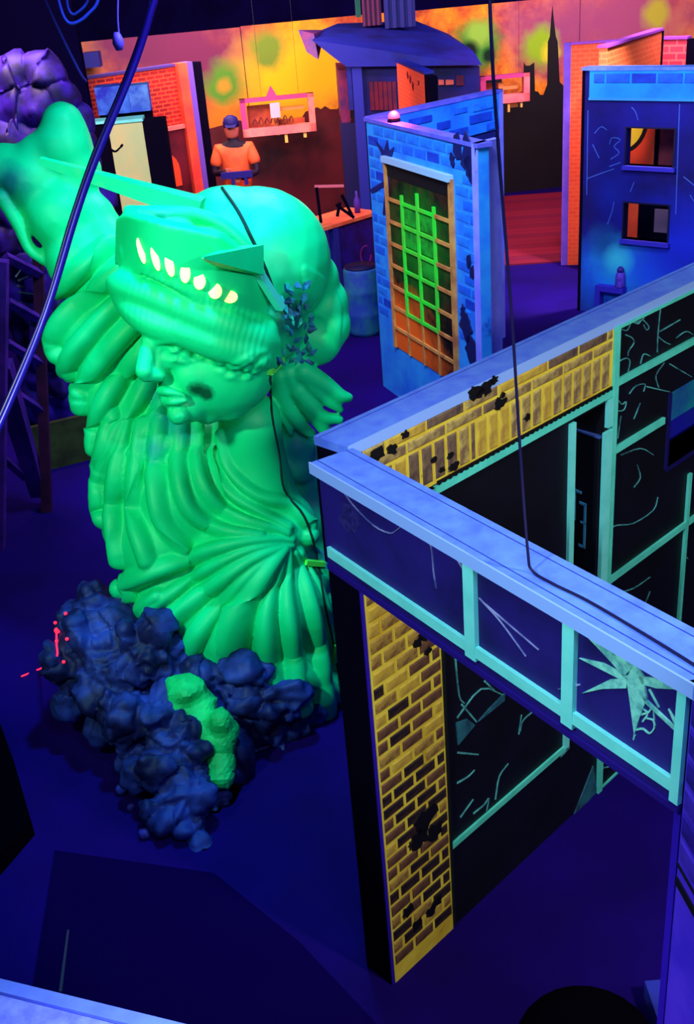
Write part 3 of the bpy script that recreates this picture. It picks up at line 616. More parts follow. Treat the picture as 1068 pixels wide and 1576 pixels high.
# blue box standing in front of it with pale green block below
b0_ = at(150, 190, 12.3)
Bx = flat('pale_green_block', 165, 218, 187, 182, 12.6, 0, mat('pale_green_yellow_paint', (176, 200, 140), (206, 196, 130), 2), 'pale green-yellow painted block standing left of the dark post, behind the crown spike', th=.3, side=.25, capm=mat('pale_cyan_trim_paint', (1, 1, 1)))
strokes('black_squiggle', [PL(Bx, (170, 230), (178, 233), (186, 226)), PL(Bx, (186, 226), (189, 222))], .03, dark, Bx.e)
boxes('dark_wing', [(-.42, 0, 0.02, .3, 0, Bx.z-.02)], dark, Bx.e); boxes('wing_cap', [(-.44, 0, -.01, .3, Bx.z-.02, Bx.z+.01)], mat('pale_cyan_trim_paint', (1, 1, 1)), Bx.e)
pb0 = at(152, 178, 13.4); 
bxw = Wall('blue_crate', pb0, Bx.az, 'glossy blue box on a post between the red brick wall and the pale green block', 'box')
k_ = depth(pb0)/FPX
boxes('crate_body', [(0, 50*k_, 0, .35, pb0[2], pb0[2]+40*k_)], mat('mottled_blue_crate', (20, 40, 190), (60, 130, 240), 5), bxw.e)
boxes('crate_side', [(50*k_, 80*k_, .02, .35, pb0[2], pb0[2]+38*k_)], mat('pale_blue_crate_side', (40, 90, 210), (100, 170, 240), 4), bxw.e)
boxes('crate_post', [(0, 80*k_, .1, .3, 0, pb0[2])], dark, bxw.e)
cs = at(125, 108, 17); k_ = depth(cs)/FPX
tag(boxes('wall_speaker', [(0, 24*k_, 0, .25, 0, 22*k_)], mat('dull_blue_speaker', (26, 30, 120)), loc=(cs[0], 18.2-.9, cs[2])), 'small dark blue speaker box mounted at the left end of the mural', 'speaker')

# black wall left of the mural, rock pillar
lw = Wall('dark_side_wall', pz(-60, 120, 2.9), two(pz(-60, 120, 2.9), pz(128, 105, 2.9))[0], 'plain black-indigo flat at the top left behind the purple rock pillar', 'partition')
boxes('wall_face', [(-.5, two(pz(-60, 120, 2.9), pz(128, 105, 2.9))[1], 0, .1, 0, 4.2)], mat('black_indigo_flat', (6, 3, 40), rough=.95, spec=.02), lw.e)

# ================================================================== blob sculpting
ICO = {}
def ico(sd):
    if sd not in ICO:
        bm = bmesh.new(); bmesh.ops.create_icosphere(bm, subdivisions=sd, radius=1)
        bm.verts.ensure_lookup_table(); ICO[sd] = (np.array([v.co[:] for v in bm.verts]), np.array([[v.index for v in f.verts] for f in bm.faces])); bm.free()
    return ICO[sd]
class Blob:
    def __init__(s): s.c = []
    def ball(s, P, r, sd=2, scale=None): s.c.append((np.array(P, float), r, sd, scale))
    def px(s, x, y, Y, rp, **k):
        P_ = at(x, y, Y); s.ball(P_, rp*depth(P_)/FPX, **k)
    def chain(s, pts, sd=2, step=.35):
        """pts (x,y,z,r)"""
        Q = smoothpath(pts, 12); last = None
        for q in Q:
            if last is None or np.linalg.norm(q[:3]-last[:3]) > q[3]*step: s.ball(q[:3], float(q[3]), sd); last = q
    def pchain(s, pts, **k):
        s.chain([tuple(at(x, y, Y))+(r*depth(at(x, y, Y))/FPX,) for x, y, Y, r in pts], **k)
    def hit(s, px, py):
        d = ray(px, py); dn = np.linalg.norm(d); d = d/dn; o = np.array([0, 0, CH]); best = None
        C = np.array([c[0] for c in s.c]); R = np.array([c[1] for c in s.c]); v = C-o; b = v@d; q = (v*v).sum(1)-b*b
        ok = q < R*R
        if ok.any(): t_ = (b-np.sqrt(np.maximum(R*R-q, 0)))[ok].min()
        else:
            i = np.argmin(np.sqrt(q)-R); t_ = b[i]
        return o+d*t_
    def mesh(s, name, voxel, smooth=4, zmin=0.0, disp=None):
        V, Fc, n = [], [], 0
        for P_, r, sd, sc in s.c:
            v, f = ico(sd); vv = v*r*(np.array(sc) if sc is not None else 1)+P_; V.append(vv); Fc.append(f+n); n += len(v)
        V = np.vstack(V); Fc = np.vstack(Fc)
        me = bpy.data.meshes.new(name); me.from_pydata(V.tolist(), [], Fc.tolist())
        o = bpy.data.objects.new(name, me); COL.objects.link(o)
        rm = o.modifiers.new('r', 'REMESH'); rm.mode = 'VOXEL'; rm.voxel_size = voxel
        if smooth: sm = o.modifiers.new('s', 'SMOOTH'); sm.factor = .5; sm.iterations = smooth
        dg = bpy.context.evaluated_depsgraph_get(); me2 = bpy.data.meshes.new_from_object(o.evaluated_get(dg))
        bpy.data.objects.remove(o); me2.name = name
        N = len(me2.vertices); co = np.empty(N*3); me2.vertices.foreach_get('co', co); co = co.reshape(-1, 3)
        if disp:
            nr = np.empty(N*3); me2.vertices.foreach_get('normal', nr); nr = nr.reshape(-1, 3)
            a = np.array([disp(Vector(c)) for c in co]); co = co+nr*a[:, None]
        co[:, 2] = np.maximum(co[:, 2], zmin)
        me2.vertices.foreach_set('co', co.ravel()); me2.update(); me2.polygons.foreach_set('use_smooth', [True]*len(me2.polygons))
        return me2

# ================================================================== STATUE
m, nt, p = newmat('sea_green_statue_paint', .5, .3)
t = nt.nodes.new('ShaderNodeTexCoord'); sp = nt.nodes.new('ShaderNodeSeparateXYZ'); nt.links.new(t.outputs['Object'], sp.inputs[0])
c = ramp(nt, nz(nt, 2.2, 4), [(.3, rgb(0, 212, 134)), (.7, rgb(4, 236, 156))])
def spot3(nt, c, P_, r, colr, soft=.3, ns=8, amt=1.):
    v = nt.nodes.new('ShaderNodeVectorMath'); v.operation = 'DISTANCE'; nt.links.new(t.outputs['Object'], v.inputs[0]); v.inputs[1].default_value = tuple(P_)
    d = math_(nt, 'ADD', v.outputs['Value'], math_(nt, 'MULTIPLY', math_(nt, 'SUBTRACT', nz(nt, ns, 5), .5), r*.9))
    f = ramp(nt, math_(nt, 'DIVIDE', d, r), [(soft, (amt, amt, amt, 1)), (1, (0, 0, 0, 1))]); return mix(nt, f, c, rgb(*colr))
from mathutils.bvhtree import BVHTree
class Surf:
    """smoothed mesh that details can be laid on"""
    def __init__(s, me): s.me = me; s.t = BVHTree.FromPolygons([v.co[:] for v in me.vertices], [list(p_.vertices) for p_ in me.polygons])
    def hit(s, px, py):
        d = Vector(ray(px, py)).normalized(); o = Vector((0, 0, CH)); h_ = s.t.ray_cast(o, d)
        if h_[0] is None:
            b = None
            for k in range(1, 9):
                for a in range(8):
                    h_ = s.t.ray_cast(o, Vector(ray(px+k*3*math.cos(a*.785), py+k*3*math.sin(a*.785))).normalized())
                    if h_[0] is not None: return np.array(h_[0])
            h_ = s.t.find_nearest(o+d*5.5)
        return np.array(h_[0])
K_ = lambda P_: depth(P_)/FPX
bodyb = Blob()
for q in [(430, 812, 5.25, 60), (378, 850, 5.2, 88), (415, 930, 5.14, 92), (430, 1005, 5.1, 82), (448, 1045, 5.08, 70), (498, 1035, 5.12, 30), (495, 960, 5.15, 32), (480, 880, 5.2, 38), (290, 770, 5.34, 84), (250, 840, 5.24, 72), (320, 930, 5.14, 72), (268, 900, 5.17, 62), (345, 980, 5.1, 46),
          (262, 690, 5.52, 72), (215, 730, 5.44, 60), (205, 810, 5.32, 50), (225, 610, 5.72, 78), (155, 520, 5.7, 70), (190, 500, 5.72, 78), (195, 420, 5.75, 64), (175, 610, 5.6, 52), (250, 540, 5.8, 72), (190, 680, 5.5, 46), (180, 760, 5.4, 34),
          (130, 400, 5.78, 60), (95, 330, 5.82, 56), (48, 278, 5.86, 50), (10, 262, 5.88, 42), (98, 225, 5.88, 46), (97, 190, 5.88, 34), (115, 205, 5.88, 24), (140, 335, 5.84, 40), (118, 262, 5.88, 40), (62, 240, 5.88, 36), (160, 370, 5.8, 44)]: bodyb.px(*q, sd=3)
bodyb.pchain([(385, 650, 5.34, 50), (388, 700, 5.34, 52), (394, 750, 5.32, 60), (405, 800, 5.28, 66)], sd=3, step=.2)
for q in [(470, 700, 5.68, 28), (480, 745, 5.66, 34), (474, 800, 5.6, 42), (484, 860, 5.55, 40), (492, 930, 5.5, 34), (500, 1000, 5.45, 30), (505, 1045, 5.4, 28), (450, 640, 5.6, 30), (458, 685, 5.58, 30), (462, 720, 5.55, 26), (490, 770, 5.62, 26)]: bodyb.px(*q, sd=3)
bodyb.px(228, 885, 5.18, 36)
body0 = Surf(bodyb.mesh('b0', .022, 14))
headb = Blob()
for q in [(398, 402, 5.5, 112), (355, 390, 5.46, 102), (335, 440, 5.4, 98), (300, 430, 5.34, 82), (385, 480, 5.42, 92), (255, 400, 5.3, 60),
          (490, 468, 5.58, 47), (484, 520, 5.55, 44), (500, 500, 5.56, 41), (478, 430, 5.56, 45), (440, 545, 5.5, 38)]: headb.px(*q, sd=3)
headb.ball(at(332, 566, 5.14), 1., sd=3, scale=(.305, .25, .262))
for q in [(288, 619, 4.99, 33), (268, 600, 4.98, 28), (260, 536, 5.0, 40), (298, 575, 5.0, 40), (246, 556, 4.97, 24), (318, 624, 5.06, 30), (350, 610, 5.1, 40)]: headb.px(*q, sd=3)
head0 = Surf(headb.mesh('h0', .014, 9))
# union stage
st = Blob()
def feature(pts, sd=2, step=.2): st.pchain(pts, sd=sd, step=step)
feature([(232, 518, 4.93, 13), (226, 542, 4.88, 13), (222, 562, 4.84, 13), (221, 573, 4.82, 14)]); feature([(224, 577, 4.83, 12), (246, 578, 4.87, 11)])
feature([(240, 535, 4.93, 16), (238, 566, 4.9, 17)])
feature([(248, 601, 4.9, 9), (262, 604, 4.86, 8), (282, 609, 4.86, 5)]); feature([(255, 617, 4.9, 10), (268, 618, 4.86, 9), (286, 615, 4.86, 5)])
st.px(274, 637, 4.89, 18)
feature([(240, 524, 4.9, 9), (268, 520, 4.85, 9), (300, 527, 4.85, 9), (322, 540, 4.87, 7)])
P_ = head0.hit(284, 546); st.ball(P_+np.array([0, .018, 0]), .040, sd=3)
for pts in ([(264, 543), (280, 536), (298, 541), (310, 551)], [(268, 553), (282, 557), (302, 553)]): st.chain([tuple(head0.hit(*q)+np.array([0, -.010, 0]))+(.010,) for q in pts], sd=1, step=.3)
# hair band over the brow
hb_ = Blob()
hb_.pchain([(176, 436, 5.14, 15), (192, 440, 5.05, 24), (232, 452, 4.96, 27), (285, 474, 4.91, 29), (340, 500, 4.92, 29), (392, 522, 5.02, 28), (412, 530, 5.1, 24)], sd=3, step=.12)
hb_.pchain([(190, 456, 5.08, 20), (208, 478, 4.98, 23), (238, 496, 4.92, 26), (285, 510, 4.89, 26), (335, 530, 4.9, 27), (382, 543, 4.98, 29), (410, 548, 5.1, 26)], sd=3, step=.12)
hb_.pchain([(200, 430, 5.1, 24), (260, 450, 5.0, 30), (340, 490, 5.0, 30), (400, 510, 5.1, 30)], sd=3, step=.12)
hair0 = hb_.mesh('hb', .012, 10)
feature([(338, 553, 4.93, 13), (368, 566, 4.95, 14), (404, 563, 5.05, 14)]); feature([(345, 580, 4.98, 7), (372, 587, 5.0, 8), (404, 580, 5.05, 9)])
# brow crown ledge
for q in [(232, 352, 5.14, 30), (275, 362, 5.14, 40), (322, 380, 5.16, 46), (370, 425, 5.2, 48), (215, 390, 5.14, 32), (300, 420, 5.12, 40), (250, 400, 5.12, 36), (345, 450, 5.12, 38)]: st.px(*q, sd=3)
feature([(198, 324, 5.16, 9), (250, 327, 5.1, 11), (302, 331, 5.1, 12), (345, 350, 5.1, 12), (388, 392, 5.12, 12)])
locks = [([(430, 578), (440, 622), (464, 655), (480, 668)], 17, 7), ([(445, 575), (470, 620), (498, 658), (507, 670)], 17, 8), ([(466, 572), (497, 590), (522, 608), (536, 612)], 19, 8), ([(458, 600), (492, 638), (522, 646)], 15, 8), ([(424, 585), (430, 628), (448, 666)], 12, 5), ([(475, 588), (502, 615), (524, 630)], 13, 6)]
for pts, r0, r1 in locks: feature([(x, y, 5.42+.02*i, r0+(r1-r0)*i/(len(pts)-1)) for i, (x, y) in enumerate(pts)])
for q in [(184, 906, 5.12, 17), (206, 955, 5.06, 16), (228, 962, 5.04, 14)]: st.px(*q)
st.pchain([(5, 305, 5.76, 13), (28, 345, 5.76, 11), (46, 382, 5.76, 10), (70, 398, 5.76, 12)])
st.px(476, 824, 5.13, 17)
# crown plate: a lofted slab
top = smoothpath([(178, 338, 5.22), (190, 331, 5.08), (212, 334, 4.95), (245, 343, 4.87), (285, 352, 4.84), (322, 360, 4.85), (345, 368, 4.88), (385, 405, 5.0), (412, 455, 5.14)], 8)
bot = smoothpath([(176, 408, 5.22), (188, 412, 5.08), (212, 420, 4.95), (242, 434, 4.87), (280, 452, 4.84), (318, 472, 4.85), (345, 484, 4.9), (382, 492, 5.0), (412, 496, 5.14)], 8)
v, f = [], []
for a, b in zip(top, bot):
    A0, B0 = at(*a), at(*b)
    v += [A0, B0, B0+[.01, .10, 0], A0+[.01, .10, 0]]
n = len(top)
for i in range(n-1):
    for j in range(4): f.append((i*4+j, (i+1)*4+j, (i+1)*4+(j+1) % 4, i*4+(j+1) % 4))
f += [(3, 2, 1, 0), (4*n-4, 4*n-3, 4*n-2, 4*n-1)]
plate = fixn(pydata('pl', v, f))
def join_mesh(parts, extra, voxel, smooth):
    V, Fc, n = [], [], 0
    for me_ in parts:
        V += [tuple(q.co) for q in me_.vertices]; Fc += [tuple(i+n for i in p_.vertices) for p_ in me_.polygons]; n = len(V)
    for P_, r, sd, sc in extra.c:
        vv, ff = ico(sd); V += (vv*r*(np.array(sc) if sc is not None else 1)+P_).tolist(); Fc += (ff+n).tolist(); n = len(V)
    me_ = pydata('j', V, Fc); o = bpy.data.objects.new('j', me_); COL.objects.link(o)
    rm = o.modifiers.new('r', 'REMESH'); rm.mode = 'VOXEL'; rm.voxel_size = voxel
    sm = o.modifiers.new('s', 'SMOOTH'); sm.factor = .5; sm.iterations = smooth
    me2 = bpy.data.meshes.new_from_object(o.evaluated_get(bpy.context.evaluated_depsgraph_get())); bpy.data.objects.remove(o); return me2
body_me = join_mesh([body0.me, head0.me, hair0, plate], st, .0095, 3)
S1 = Surf(body_me)
# drapery: ridges raised along curves, creases where they meet
PATHS = []
def ridge(surf_, pts, w0, w1=None, h=.6, n=6):
    w1 = w1 or w0; k = len(pts); Q = smoothpath([(a, b, w0+(w1-w0)*i/(k-1)) for i, (a, b) in enumerate(pts)], n); out = []
    for x, y, w_ in Q:
        P_ = surf_.hit(x, y); out.append([*P_, w_*K_(P_)])
    out = np.array(out); PATHS.append((out, h))
for pts, r0, r1 in [
  ([(341, 668), (354, 720), (392, 760), (440, 776), (476, 806)], 9, 12), ([(322, 655), (328, 706), (352, 752), (395, 785), (442, 812)], 13, 10), ([(300, 655), (302, 718), (324, 768), (372, 800), (440, 820)], 14, 10), ([(275, 655), (275, 730), (292, 785), (338, 815), (400, 826)], 16, 10),
  ([(246, 655), (240, 735), (250, 800), (282, 842)], 17, 15), ([(222, 655), (208, 735), (208, 800), (226, 862)], 16, 15), ([(198, 650), (180, 725), (174, 800), (184, 862)], 15, 14), ([(174, 640), (156, 715), (153, 800)], 15, 14),
  ([(200, 405), (140, 455), (95, 500), (80, 545)], 20, 16), ([(215, 440), (160, 490), (112, 545), (96, 590)], 18, 15), ([(225, 478), (175, 530), (132, 585), (118, 625)], 18, 15), ([(232, 520), (192, 570), (155, 630), (142, 690)], 17, 14), ([(240, 560), (215, 610), (180, 665), (160, 720)], 16, 13), ([(255, 600), (236, 650), (205, 700)], 14, 13),
  ([(165, 380), (112, 425), (82, 455)], 18, 14), ([(290, 640), (255, 690)], 11, 11),
  ([(446, 830), (370, 836), (292, 858), (222, 884), (182, 908)], 9, 18), ([(446, 834), (375, 850), (305, 885), (245, 925), (194, 956)], 8, 13), ([(446, 838), (385, 862), (325, 905), (270, 945), (244, 966)], 9, 20), ([(440, 842), (390, 876), (345, 925), (308, 970), (294, 1002)], 9, 20),
  ([(434, 846), (402, 885), (368, 945), (342, 1005)], 11, 36), ([(432, 850), (416, 915), (410, 975), (420, 1060)], 10, 22), ([(440, 848), (440, 905), (446, 970), (462, 1085)], 9, 20), ([(450, 850), (470, 905), (484, 975), (498, 1095)], 9, 19), ([(460, 850), (490, 915), (512, 990), (526, 1095)], 9, 15)]:
    ridge(body0, pts, r0*1.15, r1*1.15, 1.1)
for i in range(24):      # combed strands on the hair roll
    u = i/23; x = 192+205*u; ridge(S1, [(x+14, 416+75*u), (x+3, 458+74*u), (x-1, 484+72*u)], 4.2, 4.2, .12, 5)
for i in range(9):       # strands on the bun
    u = i/8; ridge(S1, [(470+8*u, 415+60*u), (505+14*math.sin(u*3), 440+55*u), (520, 470+70*u)], 9, 7, .25, 5)
for pts in ([(250, 611), (268, 612), (288, 613)],): ridge(S1, pts, 4, 4, -.5)
ridge(S1, [(254, 544), (262, 548)], 9, 9, -.5); ridge(S1, [(262, 627), (272, 627)], 6, 6, -.4); ridge(S1, [(252, 586), (258, 580), (262, 570)], 5, 5, -.4)
N = len(body_me.vertices); co = np.empty(N*3); body_me.vertices.foreach_get('co', co); co = co.reshape(-1, 3)
nr = np.empty(N*3); body_me.vertices.foreach_get('normal', nr); nr = nr.reshape(-1, 3); dsp = np.zeros(N); neg = np.zeros(N)
for out, h in PATHS:
    lo = out[:, :3].min(0)-.15; hi = out[:, :3].max(0)+.15; ix = np.where(((co > lo) & (co < hi)).all(1))[0]
    if not len(ix): continue
    # distance to the polyline segments
    best = np.full(len(ix), 9.); bw = np.full(len(ix), .01); X = co[ix]
    for i in range(len(out)-1):
        a, b = out[i, :3], out[i+1, :3]; ab = b-a; L2 = max(ab@ab, 1e-9)
        tt = np.clip((X-a)@ab/L2, 0, 1); d_ = np.linalg.norm(X-(a+tt[:, None]*ab), axis=1); w_ = out[i, 3]*(1-tt)+out[i+1, 3]*tt
        up_ = d_/w_ < best; best[up_] = (d_/w_)[up_]; bw[up_] = w_[up_]
    val = np.clip(1-best**2, 0, 1)*bw*h
    if h > 0: dsp[ix] = np.maximum(dsp[ix], val)
    else: neg[ix] = np.minimum(neg[ix], val)
cur = np.array([at(372, 552, 5.0)]); dc = np.linalg.norm((co-cur[0])/[.16, .2, .1], axis=1)
for i in np.where(dc < 1)[0]: dsp[i] += .04*(1-dc[i]**2)*(.3+noise.noise(Vector(co[i])*26))
co = co+nr*(dsp+neg)[:, None]; co[:, 2] = np.maximum(co[:, 2], 0)
body_me.vertices.foreach_set('co', co.ravel()); body_me.update(); body_me.name = 'sculpted_body'; body_me.polygons.foreach_set('use_smooth', [True]*len(body_me.polygons))
st = Surf(body_me); base = st; face_base = st
rr = random.Random(3)
def crumble(v):
    return .006*noise.noise(v*9)
c = spot3(nt, c, at(140, 305, 5.45), .26, (190, 190, 120), .2); c = spot3(nt, c, at(165, 328, 5.45), .15, (200, 170, 130), .3)
c = spot3(nt, c, face_base.hit(303, 600), .055, (0, 90, 60), .4, 20); c = spot3(nt, c, face_base.hit(318, 606), .05, (0, 90, 60), .4, 20)
c = spot3(nt, c, base.hit(15, 285), .14, (10, 130, 130), .2)
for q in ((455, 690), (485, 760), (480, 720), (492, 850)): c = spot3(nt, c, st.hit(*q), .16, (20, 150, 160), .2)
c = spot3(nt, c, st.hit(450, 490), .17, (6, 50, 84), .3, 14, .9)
for q, r_ in (((262, 650), .13), ((235, 690), .10), ((285, 665), .09), ((240, 600), .12), ((375, 325), .22), ((250, 335), .12)): c = spot3(nt, c, st.hit(*q), r_, (10, 150, 190), .1, 9, .6)  # blue tint patches; those behind the face also paint in its drapery shading
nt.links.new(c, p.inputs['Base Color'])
smat = m
statue = empty('green_statue_bust', (-.75, 5.2, 0), label='huge sea-green classical bust with spiked crown, raised arm and draped robe, on dark rubble', cat='statue')
def spart(name, me, m_, **k):
    o = link(name, me, m_, **k); o.parent = statue; o.matrix_parent_inverse = Matrix.Translation((.75, -5.2, 0)); return o
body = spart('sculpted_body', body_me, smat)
def spike(p0, p1, r0, r1, up=(0, 0, 1)):
    p0, p1 = np.array(p0), np.array(p1); t_ = p1-p0; t_ /= np.linalg.norm(t_); a = np.cross(t_, up); a /= np.linalg.norm(a); b = np.cross(a, t_)
    v = [p0+a*r0*i+b*r0*j*.8 for i, j in ((-1, -1), (1, -1), (1, 1), (-1, 1))]+[p1+a*r1*i+b*r1*j*.8 for i, j in ((-1, -1), (1, -1), (1, 1), (-1, 1))]
    me = fixn(pydata('crown_spike', v, BF)); return me
spart('crown_spike', spike(at(310, 322, 5.2), at(62, 247, 5.3), .06, .02), smat)
spart('crown_spike', spike(at(380, 400, 5.05), at(312, 397, 4.62), .085, .006), smat)
spart('crown_spike', spike(at(350, 350, 5.3), at(232, 325, 5.15), .05, .02), smat)
# side slat of the crown
spart('crown_end_strip', spike(at(388, 405, 5.0), at(432, 474, 5.13), .022, .022), mat('pale_cyan_strip_paint', (60, 225, 215)))
# glowing crown windows
wm = emit('warm_crown_window_light', (255, 236, 120), 2.2)
for i, (x, y, w_, h_, tl) in enumerate([(217, 386, 8, 40, -.25), (239, 398, 9, 38, -.25), (261, 409, 11, 34, -.2), (285, 421, 13, 29, 0), (307, 433, 15, 26, .0), (331, 448, 17, 24, 0), (354, 457, 19, 19, 0)]):
    P_ = st.hit(x, y); k_ = depth(P_)/FPX; d = P_-np.array([0, 0, CH]); d /= np.linalg.norm(d)
    v = []; n_ = 14
    for s2 in (-.012, .02):
        for j in range(n_):
            a = 2*math.pi*j/n_; u_, w2 = math.cos(a)*w_*.62, math.sin(a)*h_*.5
            u_ += tl*w2
            v.append(P_+d*s2+(ri*u_+uu*w2)*k_)
    f = [tuple(range(n_)), tuple(range(n_, 2*n_))]+[(j, (j+1) % n_, n_+(j+1) % n_, n_+j) for j in range(n_)]
    spart('crown_window', fixn(pydata('crown_window', v, f)), wm)
# seam cord and clips
def surfline(pts, off=.004, n=5):
    Q = smoothpath(pts, n); return [st.hit(*q)+np.array([0, -off, off]) for q in Q]
crd = mat('dark_seam_cord', (10, 40, 40))
t_ = tube('seam_cord', surfline([(342, 290), (366, 325), (385, 362), (405, 405), (422, 450), (430, 475)]), .008, crd, n=2); t_.parent = statue; t_.matrix_parent_inverse = Matrix.Translation((.75, -5.2, 0))
t_ = tube('seam_cord', surfline([(416, 580), (419, 640), (430, 700), (438, 755), (468, 795), (486, 850), (500, 930), (517, 1010), (525, 1075)]), .006, crd, n=2); t_.parent = statue; t_.matrix_parent_inverse = Matrix.Translation((.75, -5.2, 0))
cl = mat('lime_clip_paint', (90, 250, 90))
for (x, y, x2, y2) in ((415, 574, 434, 555), (470, 865, 498, 867), (514, 1018, 520, 992)):
    a, b = st.hit(x, y), st.hit(x2, y2); a = a-[0, .02, -.01]; b = b-[0, .02, -.01]; spart('seam_clip', spike(a, b, .017, .017), cl)
# torn flaps by the ear
flap2 = mat('cyan_shred', (20, 190, 190), (10, 110, 130), 14)
flap = mat('blue_teal_shred', (20, 120, 170), (10, 50, 90), 12)
for i in range(44):
    x, y = rr.uniform(428, 482), rr.uniform(436, 560); P_ = st.hit(x, y); k_ = depth(P_)/FPX
    o = Vector(P_); a = rr.uniform(0, 6.28); s_ = rr.uniform(.016, .034)
    pts = [o+Vector((math.cos(a+q)*s_*f_, -.004-.016*rr.random(), math.sin(a+q)*s_*f_)) for q, f_ in ((0, 1.5), (1.6, .6), (3.1, 1), (4.7, .6))]+[o+Vector((0, .02, 0))]
    bm = bmesh.new(); [bm.verts.new(q) for q in pts]; bmesh.ops.convex_hull(bm, input=bm.verts); me = bpy.data.meshes.new('torn_flap'); bm.to_mesh(me); bm.free()
    spart('torn_flap', me, flap if i % 3 else flap2)

# ================================================================== ROCKS
rk = Blob()
for q in [(150, 935, 5.15, 40), (120, 965, 5.1, 40), (140, 985, 5.0, 50), (110, 1030, 4.95, 36), (170, 1040, 4.85, 58), (225, 1005, 4.85, 52), (120, 1075, 4.9, 26), (200, 1105, 4.6, 45), (255, 1110, 4.55, 48), (165, 1110, 4.75, 30),
          (235, 1185, 4.32, 38), (290, 1225, 4.2, 42), (250, 1250, 4.12, 22), (300, 1280, 4.05, 24), (335, 1235, 4.3, 30), (360, 1110, 4.75, 58), (420, 1110, 4.85, 55), (470, 1095, 4.95, 45), (500, 1085, 5.02, 30), (330, 1050, 4.85, 50), (290, 1160, 4.42, 48),
          (340, 1170, 4.5, 38), (380, 1060, 4.9, 50), (190, 950, 5.1, 45), (385, 1040, 4.74, 34), (432, 1075, 4.74, 38), (400, 1085, 4.7, 40), (290, 1040, 4.85, 45), (360, 1225, 4.4, 20), (200, 1165, 4.5, 22)]: rk.px(*q, sd=2)
def rockd(v):
    v2 = v+Vector((noise.noise(v*3), noise.noise(v*3+Vector((5, 0, 0))), noise.noise(v*3+Vector((0, 7, 0)))))*.09
    d1 = noise.voronoi(v2*4.6)[0]; d2 = noise.voronoi(v2*11)[0]
    return .16*min(d1[1]-d1[0], .55)+.045*min(d2[1]-d2[0], .5)+.012*noise.noise(v*26)-.035
rr = random.Random(11)
for i in range(60):
    x, y = rr.uniform(85, 480), rr.uniform(940, 1290)
    P_ = rk.hit(x, y)
    if min(np.linalg.norm(c_[0]-P_)-c_[1] for c_ in rk.c[:27]) < .01: rk.ball(P_+np.array([0, .03, -.02]), rr.uniform(.03, .085), sd=1)
rock_m = mat('dark_blue_rubble_paint', (48, 66, 175), (14, 16, 74), 4, .35, .6, bump=.3)
rub_me = rk.mesh('rubble_mound', .014, 9, disp=lambda v: rockd(v))
RS = Surf(rub_me)
tag(link('rubble_mound', rub_me, rock_m), 'dark blue rubble mound spilling from under the green bust', 'rocks')
gs = Blob()
for q in [(285, 1068, 4.62, 38), (296, 1105, 4.55, 38), (258, 1090, 4.62, 26), (262, 1130, 4.55, 22), (315, 1085, 4.6, 26), (322, 1120, 4.5, 28), (338, 1112, 4.45, 24), (350, 1125, 4.45, 20), (335, 1145, 4.42, 28), (338, 1175, 4.36, 24), (338, 1200, 4.3, 22), (318, 1150, 4.45, 26)]: gs.px(*q, sd=1)
gm_ = gs.mesh('green_rock_shard', .026, 0, disp=lambda v: .035*noise.noise(v*8))
gm_.polygons.foreach_set('use_smooth', [False]*len(gm_.polygons))
tag(link('green_rock_shard', gm_, mat('bright_green_rock', (10, 225, 130), (8, 170, 90), 4)), 'jagged bright green rock shard lodged in the front of the blue rubble', 'rock')
# small pebbles at tip
for i, (x, y, r) in enumerate([(185, 1210, 9), (222, 1247, 10), (246, 1267, 14), (221, 1277, 9), (200, 1235, 6)]):
    P_ = pz(x, y, .05); me = bpy.data.meshes.new('pebble'); bm = bmesh.new(); bmesh.ops.create_icosphere(bm, subdivisions=2, radius=r*depth(P_)/FPX)
    for v in bm.verts: v.co *= 1+.25*noise.noise(v.co*30+Vector((i, 0, 0)))
    bm.to_mesh(me); bm.free()
    zz = r*depth(P_)/FPX
    tag(link('pebble', me, mat('violet_pebble', (60, 56, 190), (34, 30, 120), 20), loc=(P_[0], P_[1], zz*.9)), ['violet pebble, topmost and alone at the left edge of the rubble tip', 'violet pebble left of the biggest pebble, higher one', 'largest violet pebble beside the rubble tip', 'violet pebble lowest of the group at the rubble tip', 'tiniest violet pebble between two others at the rubble tip'][i], 'pebble', 'pebbles at the rubble tip')

# red light cord
lc = empty('red_light_cord', tuple(pz(60, 1030, 0)), label='thin glowing red light cord hooked over the left side of the rubble', cat='light cord')
red = emit('red_cord_glow', (255, 40, 80), 1.3)
def lcp(o):
    o.parent = lc; o.matrix_parent_inverse = Matrix.Translation(-Vector(pz(60, 1030, 0)))
cpts = [pz(33, 1041, .015), pz(60, 1030, .02), at(80, 1021, 4.95)-[0, .0, 0]] + [RS.hit(*q)-np.array([0, .012, -.006]) for q in ((89, 1008), (88, 990), (88, 972))]
lcp(tube('glowing_cord', cpts, .0055, red))
for x, y in ((89, 970), (80, 958), (88, 986), (104, 983), (99, 1018), (102, 944)):
    P_ = RS.hit(x, y)-np.array([0, .012, -.006]); me = bpy.data.meshes.new('light_bead'); bm = bmesh.new(); bmesh.ops.create_icosphere(bm, subdivisions=1, radius=.011 if (x, y) != (89, 970) else .02); bm.to_mesh(me); bm.free()
    o = link('light_bead', me, red); o.location = P_; lcp(o)

